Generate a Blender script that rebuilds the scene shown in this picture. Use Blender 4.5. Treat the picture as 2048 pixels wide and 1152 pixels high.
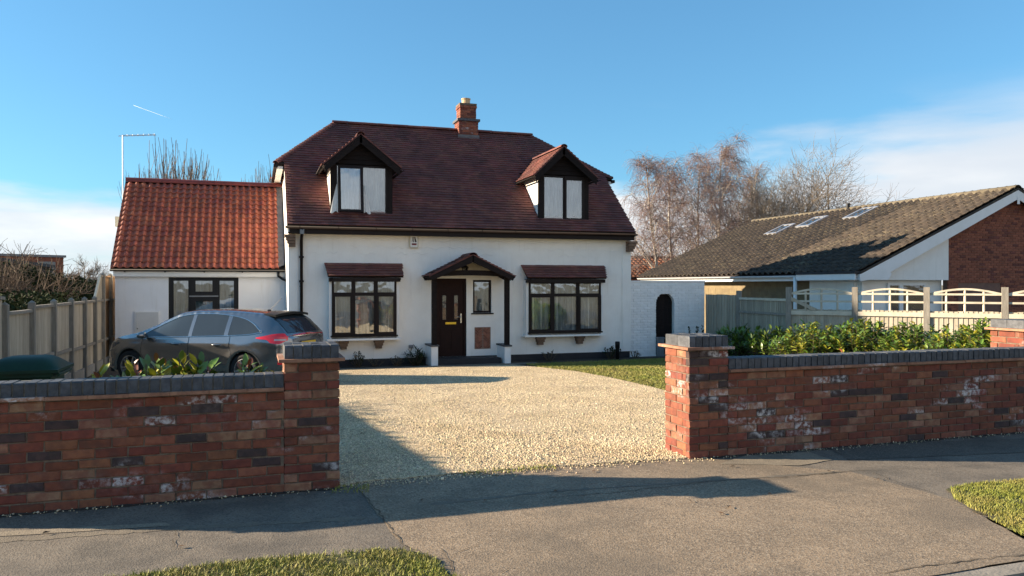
import bpy, math, random
import numpy as np
from mathutils import Vector, Matrix
R = math.radians
sc = bpy.context.scene
for o in list(bpy.data.objects): bpy.data.objects.remove(o)
col = sc.collection

# ------------------------------------------------------------------ camera
F, CX, HZ, CH, YAW = 1540.0, 1024.0, 570.0, 1.68, R(18.35)
FW = (math.sin(YAW), math.cos(YAW)); RT = (math.cos(YAW), -math.sin(YAW))
cd = bpy.data.cameras.new('camera'); cam = bpy.data.objects.new('camera', cd); col.objects.link(cam)
cd.sensor_width = 36; cd.lens = 36*F/2048; cd.clip_start = .1; cd.clip_end = 8000
cam.location = (0, 0, CH); cam.rotation_euler = (R(90) + math.atan((HZ-576)/F), 0, -YAW)
sc.camera = cam

# ------------------------------------------------------------------ sky, sun, exposure
SUN_H = Vector((3.14, -1.19, 0)).normalized()        # the way the light travels over the ground
SUN_EL = R(17.5)
sd = bpy.data.lights.new('sun', 'SUN'); sun = bpy.data.objects.new('sun', sd); col.objects.link(sun)
sd.energy = 3.75; sd.angle = R(.55); sd.color = (1, .82, .60)
ldir = Vector((SUN_H.x*math.cos(SUN_EL), SUN_H.y*math.cos(SUN_EL), -math.sin(SUN_EL)))
sun.rotation_euler = ldir.to_track_quat('-Z', 'Y').to_euler(); sun.location = (-20, 10, 20)
w = bpy.data.worlds.new('World'); sc.world = w; w.use_nodes = True
nt = w.node_tree; nt.nodes.clear()
def N(t, typ, **k):
    n = t.nodes.new(typ)
    for a, b in k.items(): setattr(n, a, b)
    return n
def L(t, a, b): t.links.new(a, b)
def math_node(t, op, a, b=None, clamp=False):
    n = N(t, 'ShaderNodeMath', operation=op); n.use_clamp = clamp
    for i, v in enumerate((a, b)):
        if v is None: continue
        if isinstance(v, (int, float)): n.inputs[i].default_value = v
        else: L(t, v, n.inputs[i])
    return n.outputs[0]
def maprange(t, v, a, b, c=0., d=1., smooth=True):
    n = N(t, 'ShaderNodeMapRange'); n.interpolation_type = 'SMOOTHSTEP' if smooth else 'LINEAR'
    L(t, v, n.inputs[0])
    for i, q in enumerate((a, b, c, d)): n.inputs[1+i].default_value = q
    return n.outputs[0]
def mixc(t, f, a, b, mode='MIX'):
    n = N(t, 'ShaderNodeMix', data_type='RGBA', blend_type=mode)
    if isinstance(f, (int, float)): n.inputs[0].default_value = f
    else: L(t, f, n.inputs[0])
    for i, v in ((6, a), (7, b)):
        if isinstance(v, tuple): n.inputs[i].default_value = (*v[:3], 1)
        else: L(t, v, n.inputs[i])
    return n.outputs[2]
sky = N(nt, 'ShaderNodeTexSky', sky_type='NISHITA'); sky.sun_disc = False
sky.sun_elevation = SUN_EL
sky.sun_rotation = math.atan2(-SUN_H.x, -SUN_H.y)     # clockwise from +Y
sky.air_density = 1.0; sky.dust_density = .35; sky.ozone_density = 1.6; sky.altitude = 30
tc = N(nt, 'ShaderNodeTexCoord'); sx = N(nt, 'ShaderNodeSeparateXYZ'); L(nt, tc.outputs['Generated'], sx.inputs[0])
el = sx.outputs[2]
mp = N(nt, 'ShaderNodeMapping'); mp.inputs['Scale'].default_value = (1.6, 1.6, 6.5); mp.inputs['Location'].default_value = (.35, .1, .22)
L(nt, tc.outputs['Generated'], mp.inputs[0])
n1 = N(nt, 'ShaderNodeTexNoise'); n1.inputs['Scale'].default_value = 2.1; n1.inputs['Detail'].default_value = 9; n1.inputs['Roughness'].default_value = .52
n1.inputs['Distortion'].default_value = .25
L(nt, mp.outputs[0], n1.inputs[0])
# clouds lie along the horizon
# bank at right; its unseen part is raised to whiten the light in shade
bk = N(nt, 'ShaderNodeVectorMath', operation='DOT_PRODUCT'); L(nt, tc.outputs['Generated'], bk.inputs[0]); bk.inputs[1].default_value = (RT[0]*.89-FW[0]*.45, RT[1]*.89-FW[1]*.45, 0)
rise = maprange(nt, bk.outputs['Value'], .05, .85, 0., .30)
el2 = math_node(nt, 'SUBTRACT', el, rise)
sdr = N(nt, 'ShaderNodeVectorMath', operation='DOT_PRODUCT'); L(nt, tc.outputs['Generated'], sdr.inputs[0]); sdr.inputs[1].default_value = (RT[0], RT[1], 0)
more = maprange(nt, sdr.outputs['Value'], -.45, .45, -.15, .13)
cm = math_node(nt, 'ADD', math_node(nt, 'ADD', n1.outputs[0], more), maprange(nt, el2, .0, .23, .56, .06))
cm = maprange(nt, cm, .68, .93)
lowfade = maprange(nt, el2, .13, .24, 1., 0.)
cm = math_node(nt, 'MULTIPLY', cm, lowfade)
n2 = N(nt, 'ShaderNodeTexNoise'); n2.inputs['Scale'].default_value = 3.2; n2.inputs['Detail'].default_value = 5
L(nt, mp.outputs[0], n2.inputs[0])
ccol = mixc(nt, maprange(nt, n2.outputs[0], .36, .66), (1.8, 1.88, 2.0), (2.5, 2.45, 2.38))
# the half of the sky away from the sun has grey-violet cloud, the half toward it white
sd_ = N(nt, 'ShaderNodeVectorMath', operation='DOT_PRODUCT'); L(nt, tc.outputs['Generated'], sd_.inputs[0]); sd_.inputs[1].default_value = tuple(-SUN_H)
ccol = mixc(nt, maprange(nt, sd_.outputs['Value'], -.45, .25), mixc(nt, .6, ccol, (1.68, 1.72, 1.82)), ccol)
gm = N(nt, 'ShaderNodeGamma'); gm.inputs[1].default_value = .70; L(nt, sky.outputs[0], gm.inputs[0])   # hazy winter air: an evener sky
skyc = mixc(nt, 1.0, gm.outputs[0], (.262, .505, .67), 'MULTIPLY')
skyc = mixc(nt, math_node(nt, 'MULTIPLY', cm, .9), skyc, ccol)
bg = N(nt, 'ShaderNodeBackground'); bg.inputs[1].default_value = .12
L(nt, skyc, bg.inputs[0]); wo = N(nt, 'ShaderNodeOutputWorld'); L(nt, bg.outputs[0], wo.inputs[0])
vs = sc.view_settings; vs.view_transform = 'Standard'; vs.look = 'None'; vs.gamma = 1; vs.use_curve_mapping = False
vs.exposure = 2.0
sc.render.resolution_x, sc.render.resolution_y = 1024, 576
sc.render.engine = 'CYCLES'

# ------------------------------------------------------------------ pixel -> place (2048 x 1152 photo pixels)
def ground(Y):
    t = min(max((Y-6.7)/12.3, 0), 1); return -.35*t
def ray(x, y):
    a = (x-CX)/F; b = -(y-HZ)/F
    return Vector((FW[0]+a*RT[0], FW[1]+a*RT[1], b))
CAM = Vector((0, 0, CH))
def atY(x, y, Y): d = ray(x, y); return CAM + d*(Y/d.y)
def atX(x, y, X): d = ray(x, y); return CAM + d*(X/d.x)
def onplane(x, y, p, n):
    d = ray(x, y); n = Vector(n); return CAM + d*((Vector(p)-CAM).dot(n)/d.dot(n))
def atD(x, y, D): return CAM + ray(x, y)*D             # D metres along the lens axis
def gp(x, y):
    z = 0.
    for _ in range(8):
        d = ray(x, y); p = CAM + d*((z-CH)/d.z); z = ground(p.y)
    return p
def depth(p): return p[0]*FW[0] + p[1]*FW[1]

# ------------------------------------------------------------------ materials
MAT = {}
def mat(name, c1, c2=None, scale=6., detail=6, rough=.8, bump=0., bscale=None, metal=0., spec=.5, rnd=0., lo=.35, hi=.65,
        stretch=(1, 1, 1), coat=0., extra=None, hue=0., space='world', bdist=.01):
    m = bpy.data.materials.new(name); m.use_nodes = True; t = m.node_tree; t.nodes.clear()
    b = N(t, 'ShaderNodeBsdfPrincipled'); o = N(t, 'ShaderNodeOutputMaterial'); L(t, b.outputs[0], o.inputs[0])
    b.inputs['Roughness'].default_value = rough; b.inputs['Metallic'].default_value = metal
    b.inputs['Specular IOR Level'].default_value = spec; b.inputs['Coat Weight'].default_value = coat
    b.inputs['Coat Roughness'].default_value = .05
    geo = N(t, 'ShaderNodeNewGeometry')
    if space == 'world': vec = geo.outputs['Position']
    else: vec = N(t, 'ShaderNodeTexCoord').outputs['Object']
    mp = N(t, 'ShaderNodeMapping'); mp.inputs['Scale'].default_value = stretch; L(t, vec, mp.inputs[0]); vec = mp.outputs[0]
    c = None
    if c2 is None: c = c1
    else:
        n = N(t, 'ShaderNodeTexNoise'); n.inputs['Scale'].default_value = scale; n.inputs['Detail'].default_value = detail
        n.inputs['Roughness'].default_value = .6
        L(t, vec, n.inputs[0]); c = mixc(t, maprange(t, n.outputs[0], lo, hi), c1, c2)
    if rnd or hue:
        oi = N(t, 'ShaderNodeObjectInfo')
        r = math_node(t, 'FRACT', math_node(t, 'ADD', math_node(t, 'MULTIPLY', oi.outputs['Random'], 7.31), math_node(t, 'MULTIPLY', geo.outputs['Random Per Island'], 3.77)))
        hs = N(t, 'ShaderNodeHueSaturation')
        L(t, maprange(t, r, 0, 1, 1-rnd, 1+rnd, False), hs.inputs['Value'])
        if hue:
            r2 = math_node(t, 'FRACT', math_node(t, 'MULTIPLY', r, 13.7))
            L(t, maprange(t, r2, 0, 1, .5-hue, .5+hue, False), hs.inputs['Hue'])
        if isinstance(c, tuple): hs.inputs['Color'].default_value = (*c, 1)
        else: L(t, c, hs.inputs['Color'])
        c = hs.outputs[0]
    if extra: c = extra(t, c, vec, geo, b)
    if isinstance(c, tuple): b.inputs['Base Color'].default_value = (*c, 1)
    else: L(t, c, b.inputs['Base Color'])
    if bump:
        nb = N(t, 'ShaderNodeTexNoise'); nb.inputs['Scale'].default_value = bscale or scale*4; nb.inputs['Detail'].default_value = 5
        L(t, vec, nb.inputs[0])
        bn = N(t, 'ShaderNodeBump'); bn.inputs['Strength'].default_value = bump; bn.inputs['Distance'].default_value = bdist
        L(t, nb.outputs[0], bn.inputs['Height']); L(t, bn.outputs[0], b.inputs['Normal'])
    MAT[name] = m; return m

def noise(t, vec, scale, detail=5, rough=.55):
    n = N(t, 'ShaderNodeTexNoise'); n.inputs['Scale'].default_value = scale; n.inputs['Detail'].default_value = detail
    n.inputs['Roughness'].default_value = rough; L(t, vec, n.inputs[0]); return n.outputs[0]
def bloom(t, c, vec, geo, b):                         # white salts on the boundary brickwork, and grime low down on it
    hs_ = N(t, 'ShaderNodeMapping'); hs_.inputs['Scale'].default_value = (1, 1, 2.6); L(t, vec, hs_.inputs[0])
    m = maprange(t, noise(t, hs_.outputs[0], 1.1, 3), .49, .62)
    m2 = maprange(t, noise(t, vec, 22, 6, .7), .42, .64)
    oi = N(t, 'ShaderNodeObjectInfo'); pb = maprange(t, oi.outputs['Random'], .48, .62, .06, 1.)
    f = math_node(t, 'MULTIPLY', math_node(t, 'MULTIPLY', math_node(t, 'MULTIPLY', m, m2), .85), pb)
    c = mixc(t, f, c, (.62, .58, .56))
    d = maprange(t, noise(t, vec, 5, 4), .55, .75)
    c = mixc(t, math_node(t, 'MULTIPLY', d, .4), c, (.07, .055, .04))
    return c
for nm, a, b_ in (('brick_red', (.20, .058, .031), (.14, .042, .025)), ('brick_orange', (.25, .09, .045), (.18, .06, .034)),
                  ('brick_buff', (.30, .155, .09), (.22, .085, .052)), ('brick_dark', (.075, .042, .036), (.045, .029, .027))):
    mat(nm, a, b_, 14, rough=.9, bump=.5, bscale=70, rnd=.16, hue=.008, extra=bloom, bdist=.006)
mat('mortar', (.20, .145, .10), (.12, .088, .062), 20, rough=.95, bump=.4, bscale=120, extra=bloom)
mat('blue_brick', (.075, .08, .09), (.04, .043, .05), 16, rough=.62, bump=.4, bscale=80, rnd=.25)
mat('coping_mortar', (.22, .20, .17), (.13, .12, .10), 30, rough=.95, bump=.4)
mat('creasing_tile', (.34, .17, .10), (.22, .10, .06), 9, rough=.85, bump=.3, rnd=.15, extra=bloom)
def streaks(t, c, vec, geo, b):
    sp = N(t, 'ShaderNodeMapping'); sp.inputs['Scale'].default_value = (5, 5, .5); L(t, vec, sp.inputs[0])
    f = maprange(t, noise(t, sp.outputs[0], 1.6, 6, .65), .52, .75)
    c = mixc(t, math_node(t, 'MULTIPLY', f, .27), c, (.56, .52, .45))
    f2 = maprange(t, noise(t, vec, .9, 5, .6), .5, .7)
    return mixc(t, math_node(t, 'MULTIPLY', f2, .15), c, (.66, .63, .57))
mat('white_render', (.89, .87, .82), (.85, .825, .775), 3, rough=.85, bump=.35, bscale=45, extra=streaks)
mat('ext_render', (.80, .81, .82), (.77, .78, .79), 2, rough=.85, bump=.15, bscale=120, extra=streaks)
mat('white_paint_brick', (.86, .85, .83), (.81, .80, .78), 6, rough=.8, bump=.3, bscale=60, rnd=.04, extra=streaks)
mat('cupboard', (.62, .62, .60), (.57, .57, .55), 2, rough=.6)
mat('white_upvc', (.80, .80, .79), (.75, .75, .73), 2, rough=.4)
mat('cream', (.58, .53, .42), (.5, .46, .36), 5, rough=.8)
mat('brown_upvc', (.011, .0065, .006), (.014, .008, .007), 4, rough=.6, spec=.25, rnd=.1)
mat('door_brown', (.022, .0085, .007), (.018, .007, .006), 5, rough=.6, spec=.15)
mat('dark_timber', (.018, .012, .011), (.010, .007, .0065), 8, rough=.8, spec=.2, bump=.4, stretch=(1, 1, 6), rnd=.2)
mat('black_plastic', (.008, .008, .009), None, rough=.42, spec=.3)
mat('pillar_black', (.007, .007, .008), None, rough=.7, spec=.15)
mat('dark_brick', (.055, .036, .031), (.035, .025, .022), 3, rough=.95)  # low building's shaded side: shade is darkened into the brick colour
mat('grey_plastic', (.20, .21, .22), (.17, .18, .19), rough=.5)
def lichen(t, c, vec, geo, b):
    f = math_node(t, 'MULTIPLY', maprange(t, noise(t, vec, 1.1, 4), .5, .62), maprange(t, noise(t, vec, 30, 5, .7), .58, .68))
    return mixc(t, math_node(t, 'MULTIPLY', f, .6), c, (.36, .30, .24))
mat('plain_tile', (.19, .066, .050), (.115, .043, .038), 1.6, rough=.88, bump=.3, bscale=60, rnd=.21, hue=.009, extra=lichen)
mat('underlay', (.03, .022, .02), None, rough=.9)
mat('pantile', (.40, .115, .065), (.29, .08, .05), 3, rough=.72, bump=.12, bscale=60, rnd=.14, hue=.006)
mat('ridge_red', (.24, .045, .03), (.18, .036, .026), 4, rough=.65, bump=.15, rnd=.12)
def moss(t, c, vec, geo, b):
    f = math_node(t, 'MULTIPLY', maprange(t, noise(t, vec, .6, 5, .6), .42, .62), maprange(t, noise(t, vec, 9, 6, .7), .5, .6))
    c = mixc(t, math_node(t, 'MULTIPLY', f, .45), c, (.20, .165, .10))
    f = math_node(t, 'MULTIPLY', maprange(t, noise(t, vec, .8, 3), .45, .6), maprange(t, noise(t, vec, 17, 6, .7), .6, .68))
    return mixc(t, math_node(t, 'MULTIPLY', f, .6), c, (.34, .30, .23))
mat('concrete_tile', (.060, .044, .032), (.038, .030, .024), 5, rough=.9, bump=.5, bscale=50, rnd=.25, extra=moss)
mat('lichen_ridge', (.15, .125, .082), (.085, .07, .05), 9, rough=.95, bump=.6, rnd=.2, extra=moss)
mat('orange_tile', (.34, .14, .07), (.25, .10, .055), 4, rough=.9, rnd=.2)
for nm, c in (('gable_brick', (.28, .095, .055)), ('gable_brick_dark', (.17, .055, .042))):
    mat(nm, c, tuple(.8*v for v in c), 8, rough=.9, rnd=.18, bump=.3)
mat('gable_mortar', (.20, .11, .08), (.16, .09, .07), 8, rough=.95)
mat('buff_block', (.20, .155, .085), (.16, .12, .07), 5, rough=.95, rnd=.1)
mat('chimney_mortar', (.30, .2, .15), (.2, .13, .1), 20, rough=.95)
mat('clay_pot', (.62, .44, .25), (.5, .35, .2), 6, rough=.8)
mat('lead', (.11, .105, .105), (.15, .145, .145), 8, rough=.6)
mat('oak_brick', (.20, .13, .09), (.13, .09, .065), 12, rough=.95, rnd=.2, bump=.4)
mat('brass', (.75, .48, .04), None, rough=.35, metal=.55)
mat('steel', (.62, .60, .56), None, rough=.25, metal=1)
mat('aluminium', (.62, .63, .65), (.5, .5, .52), 20, rough=.4, metal=.7)
mat('herring_brick', (.30, .12, .075), (.21, .085, .055), 12, rough=.9, rnd=.25)
mat('dpc', (.022, .021, .024), (.03, .028, .03), 5, rough=.8)
mat('red_paint', (.16, .015, .015), None, rough=.4)
mat('ink', (.01, .01, .012), None, rough=.5)
def curtain_pat(t, c, vec, geo, b):
    f = maprange(t, noise(t, vec, 55, 4, .7), .5, .62)
    return mixc(t, math_node(t, 'MULTIPLY', f, .35), c, (.36, .38, .38))
mat('net_curtain', (.46, .49, .50), (.27, .30, .31), 16, rough=.9, stretch=(1, 1, .12), extra=curtain_pat)
mat('white_cloth', (.78, .76, .72), (.7, .68, .64), 20, rough=.9)
mat('room_dark', (.03, .03, .032), None, rough=1)
def grain(t, c, vec, geo, b):
    sp = N(t, 'ShaderNodeMapping'); sp.inputs['Scale'].default_value = (22, 22, 1.2); L(t, vec, sp.inputs[0])
    f = maprange(t, noise(t, sp.outputs[0], 2.0, 6, .65), .40, .66)
    c = mixc(t, math_node(t, 'MULTIPLY', f, .42), c, (.13, .105, .075))
    f = maprange(t, noise(t, vec, 1.3, 5, .6), .5, .75)
    return mixc(t, math_node(t, 'MULTIPLY', f, .4), c, (.16, .15, .12))
mat('weathered_board', (.50, .435, .335), (.40, .345, .26), 4, rough=.9, stretch=(6, 6, .6), bump=.4, bscale=14, rnd=.17, extra=grain)
mat('weathered_post', (.30, .275, .235), (.22, .20, .17), 6, rough=.92, stretch=(5, 5, .8), bump=.4, rnd=.12, extra=grain)
mat('tan_board', (.40, .23, .10), (.30, .16, .07), 4, rough=.85, stretch=(6, 6, .6), bump=.4, rnd=.15, extra=grain)
mat('trellis_wood', (.58, .52, .41), (.48, .43, .33), 5, rough=.85, rnd=.1)
mat('concrete', (.30, .29, .27), (.24, .23, .21), 7, rough=.95, bump=.4)
# paving and ground
def speckle(amount, dark, light, sc_=150.):
    def f(t, c, vec, geo, b):
        v = N(t, 'ShaderNodeTexVoronoi'); v.inputs['Scale'].default_value = sc_; L(t, vec, v.inputs[0])
        sepc = N(t, 'ShaderNodeSeparateColor'); L(t, v.outputs['Color'], sepc.inputs[0])
        c = mixc(t, math_node(t, 'MULTIPLY', maprange(t, sepc.outputs[0], .45, .9), amount), c, light)
        c = mixc(t, math_node(t, 'MULTIPLY', maprange(t, sepc.outputs[1], .6, .95), amount), c, dark)
        c = mixc(t, math_node(t, 'MULTIPLY', maprange(t, noise(t, vec, .75, 7, .66), .45, .66), .62), c, tuple(.55*q for q in dark_mix(light, dark)))
        bn = N(t, 'ShaderNodeBump'); bn.inputs['Strength'].default_value = .42; bn.inputs['Distance'].default_value = .005
        h = math_node(t, 'ADD', v.outputs['Distance'], math_node(t, 'MULTIPLY', noise(t, vec, 60, 4), .7))
        L(t, h, bn.inputs['Height']); L(t, bn.outputs[0], b.inputs['Normal'])
        return c
    return f
def dark_mix(a, b): return tuple((x+y)/2 for x, y in zip(a, b))
mat('tarmac_brown', (.262, .192, .125), (.19, .14, .092), 2.2, rough=.95, extra=speckle(.6, (.06, .05, .04), (.36, .29, .21), 85))
mat('tarmac_patch', (.10, .085, .066), (.075, .064, .052), 3, rough=.95, extra=speckle(.5, (.035, .032, .03), (.22, .19, .15), 110))
mat('tarmac_pale', (.26, .215, .155), (.20, .165, .12), 3, rough=.95, extra=speckle(.4, (.09, .075, .055), (.38, .32, .24), 100))
mat('tarmac_grey', (.17, .14, .107), (.125, .104, .082), 3, rough=.95, extra=speckle(.55, (.035, .032, .03), (.20, .18, .15), 95))
mat('tarmac_strip', (.18, .15, .11), (.135, .112, .085), 4, rough=.95, extra=speckle(.35, (.07, .06, .05), (.25, .21, .16), 110))
mat('road_tarmac', (.075, .072, .068), (.055, .053, .05), 3, rough=.95, extra=speckle(.5, (.03, .03, .03), (.16, .15, .14), 70))
mat('kerb_concrete', (.27, .24, .20), (.20, .18, .15), 6, rough=.95, bump=.5, bscale=60)
mat('crack_dark', (.06, .047, .033), (.09, .07, .048), 20, rough=1)
mat('gravel_bed', (.56, .44, .275), (.40, .30, .175), 30, rough=.95, extra=speckle(.8, (.12, .08, .045), (.62, .51, .35), 42))
mat('gravel_stone', (.60, .495, .325), (.48, .38, .235), 1.1, rough=.8, rnd=.46, hue=.022)
mat('soil', (.055, .042, .030), (.035, .027, .02), 9, rough=1, bump=.8, bscale=40, bdist=.03)
mat('lawn_base', (.10, .105, .03), (.075, .06, .03), 5, rough=1, bump=.6, bscale=60, bdist=.03)
mat('grass_blade', (.20, .22, .03), (.27, .24, .06), 1.5, rough=.7, rnd=.35, hue=.02)
mat('field', (.12, .11, .06), (.17, .14, .09), .08, rough=1)
# plants
mat('laurel', (.12, .185, .028), (.085, .145, .022), 3, rough=.34, rnd=.35, hue=.02)
mat('laurel_yellow', (.36, .34, .035), (.27, .28, .035), 4, rough=.35, rnd=.3, hue=.015)
mat('laurel_red', (.22, .07, .04), (.16, .06, .03), 4, rough=.4, rnd=.3)
mat('dark_leaf', (.018, .030, .011), (.026, .036, .013), 3, rough=.85, spec=.12, rnd=.4)
mat('dry_leaf', (.12, .095, .05), (.08, .07, .035), 3, rough=.8, rnd=.4)
mat('dry_leaf_litter', (.16, .085, .035), (.10, .055, .025), 3, rough=.8, rnd=.4)
mat('stem', (.10, .07, .045), (.07, .05, .03), 9, rough=.9)
mat('birch_bark', (.42, .38, .33), (.20, .165, .14), 4, rough=.9)
mat('birch_twig', (.165, .108, .10), (.20, .14, .13), .6, rough=.9, rnd=.2)
mat('grey_bark', (.21, .175, .135), (.14, .115, .09), 3, rough=.95)
mat('grey_twig', (.17, .14, .11), (.21, .17, .13), 1, rough=.95, rnd=.2)
mat('brush_twig', (.085, .06, .045), (.13, .095, .065), 1, rough=.95, rnd=.2)
mat('poplar_twig', (.25, .20, .155), (.19, .15, .12), 1, rough=.95, rnd=.2)
# car and bin
mat('car_paint', (.27, .265, .265), (.255, .25, .25), 4, rough=.19, metal=.9, coat=1.)
mat('car_glass', (.035, .045, .055), None, rough=.02, metal=.08, spec=.6, coat=.1, bump=.25, bscale=1.6, bdist=.05)
mat('tyre', (.012, .012, .012), None, rough=.85)
mat('alloy', (.65, .65, .66), None, rough=.3, metal=.9)
mat('chrome', (.75, .75, .76), None, rough=.12, metal=1)
mat('tail_red', (.85, .012, .02), None, rough=.2, coat=1.)
mat('tail_clear', (.55, .42, .40), None, rough=.12, coat=1.)
mat('plate_yellow', (.75, .48, .03), None, rough=.4)
mat('bin_green', (.008, .036, .019), (.007, .028, .016), 4, rough=.6, spec=.25, bump=.1)
# window glass: lets the curtain show and mirrors the sky by Fresnel
def glass(name, tint, base=.1):
    m = bpy.data.materials.new(name); m.use_nodes = True; t = m.node_tree; t.nodes.clear()
    o = N(t, 'ShaderNodeOutputMaterial'); tr = N(t, 'ShaderNodeBsdfTransparent'); tr.inputs[0].default_value = (*tint, 1)
    g = N(t, 'ShaderNodeBsdfGlossy'); g.inputs['Roughness'].default_value = .02; g.inputs[0].default_value = (.95, .97, 1, 1)
    fr = N(t, 'ShaderNodeFresnel'); fr.inputs[0].default_value = 1.5
    geo = N(t, 'ShaderNodeNewGeometry'); nb = noise(t, geo.outputs['Position'], 2.2, 2)
    bn = N(t, 'ShaderNodeBump'); bn.inputs['Strength'].default_value = .25; bn.inputs['Distance'].default_value = .02; L(t, nb, bn.inputs['Height'])
    L(t, bn.outputs[0], g.inputs['Normal'])
    f = math_node(t, 'ADD', math_node(t, 'MULTIPLY', fr.outputs[0], 1.6), base, True)
    mx = N(t, 'ShaderNodeMixShader'); L(t, f, mx.inputs[0]); L(t, tr.outputs[0], mx.inputs[1]); L(t, g.outputs[0], mx.inputs[2]); L(t, mx.outputs[0], o.inputs[0])
    MAT[name] = m
glass('pane_glass', (.93, .96, .97), .10)

# ------------------------------------------------------------------ mesh tools
W = {}                                                # world place of every object's origin
class MB:
    def __init__(s): s.v = []; s.f = []
    def add(s, vs, fs):
        n = len(s.v); s.v += [tuple(q) for q in vs]; s.f += [tuple(i+n for i in f) for f in fs]; return s
    def box(s, a, b):
        x0, y0, z0 = a; x1, y1, z1 = b
        return s.add([(x0, y0, z0), (x1, y0, z0), (x1, y1, z0), (x0, y1, z0), (x0, y0, z1), (x1, y0, z1), (x1, y1, z1), (x0, y1, z1)],
                     [(0, 3, 2, 1), (4, 5, 6, 7), (0, 1, 5, 4), (1, 2, 6, 5), (2, 3, 7, 6), (3, 0, 4, 7)])
    def obox(s, M, a, b):
        m = MB().box(a, b); return s.add([M @ Vector(v) for v in m.v], m.f)
    def beam(s, p, q, w, h, up=(0, 0, 1)):            # bar from p to q, w wide and h tall
        p = Vector(p); q = Vector(q); d = (q-p).normalized(); up = Vector(up)
        sx_ = d.cross(up)
        if sx_.length < 1e-4: sx_ = d.cross(Vector((1, 0, 0)))
        sx_.normalize(); u = sx_.cross(d).normalized(); vs = []
        for e in (p, q):
            for a, b in ((-1, -1), (1, -1), (1, 1), (-1, 1)): vs.append(e + sx_*(a*w/2) + u*(b*h/2))
        return s.add(vs, [(0, 1, 2, 3), (7, 6, 5, 4), (0, 4, 5, 1), (1, 5, 6, 2), (2, 6, 7, 3), (3, 7, 4, 0)])
    def tube(s, pts, rad, n=8, caps=True):
        pts = [Vector(p) for p in pts]; k = len(pts)
        rad = rad if isinstance(rad, (list, tuple)) else [rad]*k
        ref = Vector((.31, .17, .93)); vs = []; fs = []
        for i, p in enumerate(pts):
            d = (pts[min(i+1, k-1)] - pts[max(i-1, 0)]).normalized()
            a = d.cross(ref)
            if a.length < 1e-3: a = d.cross(Vector((1, 0, 0)))
            a.normalize(); b = d.cross(a)
            for j in range(n):
                t = 2*math.pi*j/n; vs.append(p + (a*math.cos(t) + b*math.sin(t))*rad[i])
        for i in range(k-1):
            for j in range(n):
                fs.append((i*n+j, i*n+(j+1) % n, (i+1)*n+(j+1) % n, (i+1)*n+j))
        if caps: fs.append(tuple(range(n-1, -1, -1))); fs.append(tuple(range((k-1)*n, k*n)))
        return s.add(vs, fs)
    def prism(s, poly, d):                            # poly: list of points, extruded by vector d
        poly = [Vector(p) for p in poly]; d = Vector(d); n = len(poly)
        nrm = sum(((poly[i]-poly[0]).cross(poly[i+1]-poly[0]) for i in range(1, n-1)), Vector())
        if nrm.dot(d) > 0: poly = poly[::-1]
        fs = [tuple(range(n)), tuple(range(2*n-1, n-1, -1))]
        fs += [((i+1) % n, i, n+i, n+(i+1) % n) for i in range(n)]
        return s.add(poly + [p+d for p in poly], fs)
    def lathe(s, c, prof, n=24, axis='z'):
        vs = []; fs = []; c = Vector(c)
        for r, h in prof:
            for j in range(n):
                t = 2*math.pi*j/n
                v = (r*math.cos(t), r*math.sin(t), h) if axis == 'z' else (r*math.cos(t), h, r*math.sin(t))
                vs.append(c + Vector(v))
        for i in range(len(prof)-1):
            for j in range(n):
                q = (i*n+j, i*n+(j+1) % n, (i+1)*n+(j+1) % n, (i+1)*n+j)
                fs.append(q if axis == 'z' else q[::-1])
        return s.add(vs, fs)
    def grid(s, fn, nu, nv):
        vs = [fn(i/nu, j/nv) for j in range(nv+1) for i in range(nu+1)]
        fs = [(j*(nu+1)+i, j*(nu+1)+i+1, (j+1)*(nu+1)+i+1, (j+1)*(nu+1)+i) for j in range(nv) for i in range(nu)]
        return s.add(vs, fs)
    def mesh(s, name, m=None, smooth=False):
        me = bpy.data.meshes.new(name); me.from_pydata(s.v, [], s.f)
        if m: me.materials.append(MAT[m])
        if smooth: me.polygons.foreach_set('use_smooth', [True]*len(me.polygons))
        me.update(); return me
    def build(s, name, m, parent=None, smooth=False, auto=None, **k):
        v = np.array(s.v); c = (v.min(0)+v.max(0))/2
        if parent is None: c[2] = v[:, 2].min()
        s.v = [tuple(q) for q in (v-c)]
        me = s.mesh(name, m, smooth)
        return link(name, me, Vector(c), parent, **k)
def tag(o, label=None, cat=None, group=None, kind=None):
    for a, b in (('label', label), ('category', cat), ('group', group), ('kind', kind)):
        if b: o[a] = b
    return o
def link(name, me, c, parent=None, **k):
    o = bpy.data.objects.new(name, me); col.objects.link(o); W[o] = Vector(c)
    o.location = c
    if parent: o.parent = parent; o.location = Vector(c) - W[parent]
    return tag(o, **k)
def thing(name, label, cat, loc, group=None): return link(name, None, Vector(loc), None, label=label, cat=cat, group=group)
def np_obj(name, V, Fc, m, parent=None, smooth=False, **k):
    V = np.asarray(V, dtype=np.float64); Fc = np.asarray(Fc, dtype=np.int32); c = (V.min(0)+V.max(0))/2
    if parent is None: c[2] = V[:, 2].min()
    me = bpy.data.meshes.new(name); nf, q = Fc.shape
    me.vertices.add(len(V)); me.vertices.foreach_set('co', (V-c).astype(np.float32).ravel())
    me.loops.add(nf*q); me.loops.foreach_set('vertex_index', Fc.ravel())
    me.polygons.add(nf); me.polygons.foreach_set('loop_start', np.arange(0, nf*q, q, dtype=np.int32))
    me.update(calc_edges=True); me.materials.append(MAT[m])
    if smooth: me.polygons.foreach_set('use_smooth', [True]*nf)
    return link(name, me, Vector(c), parent, **k)
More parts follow.
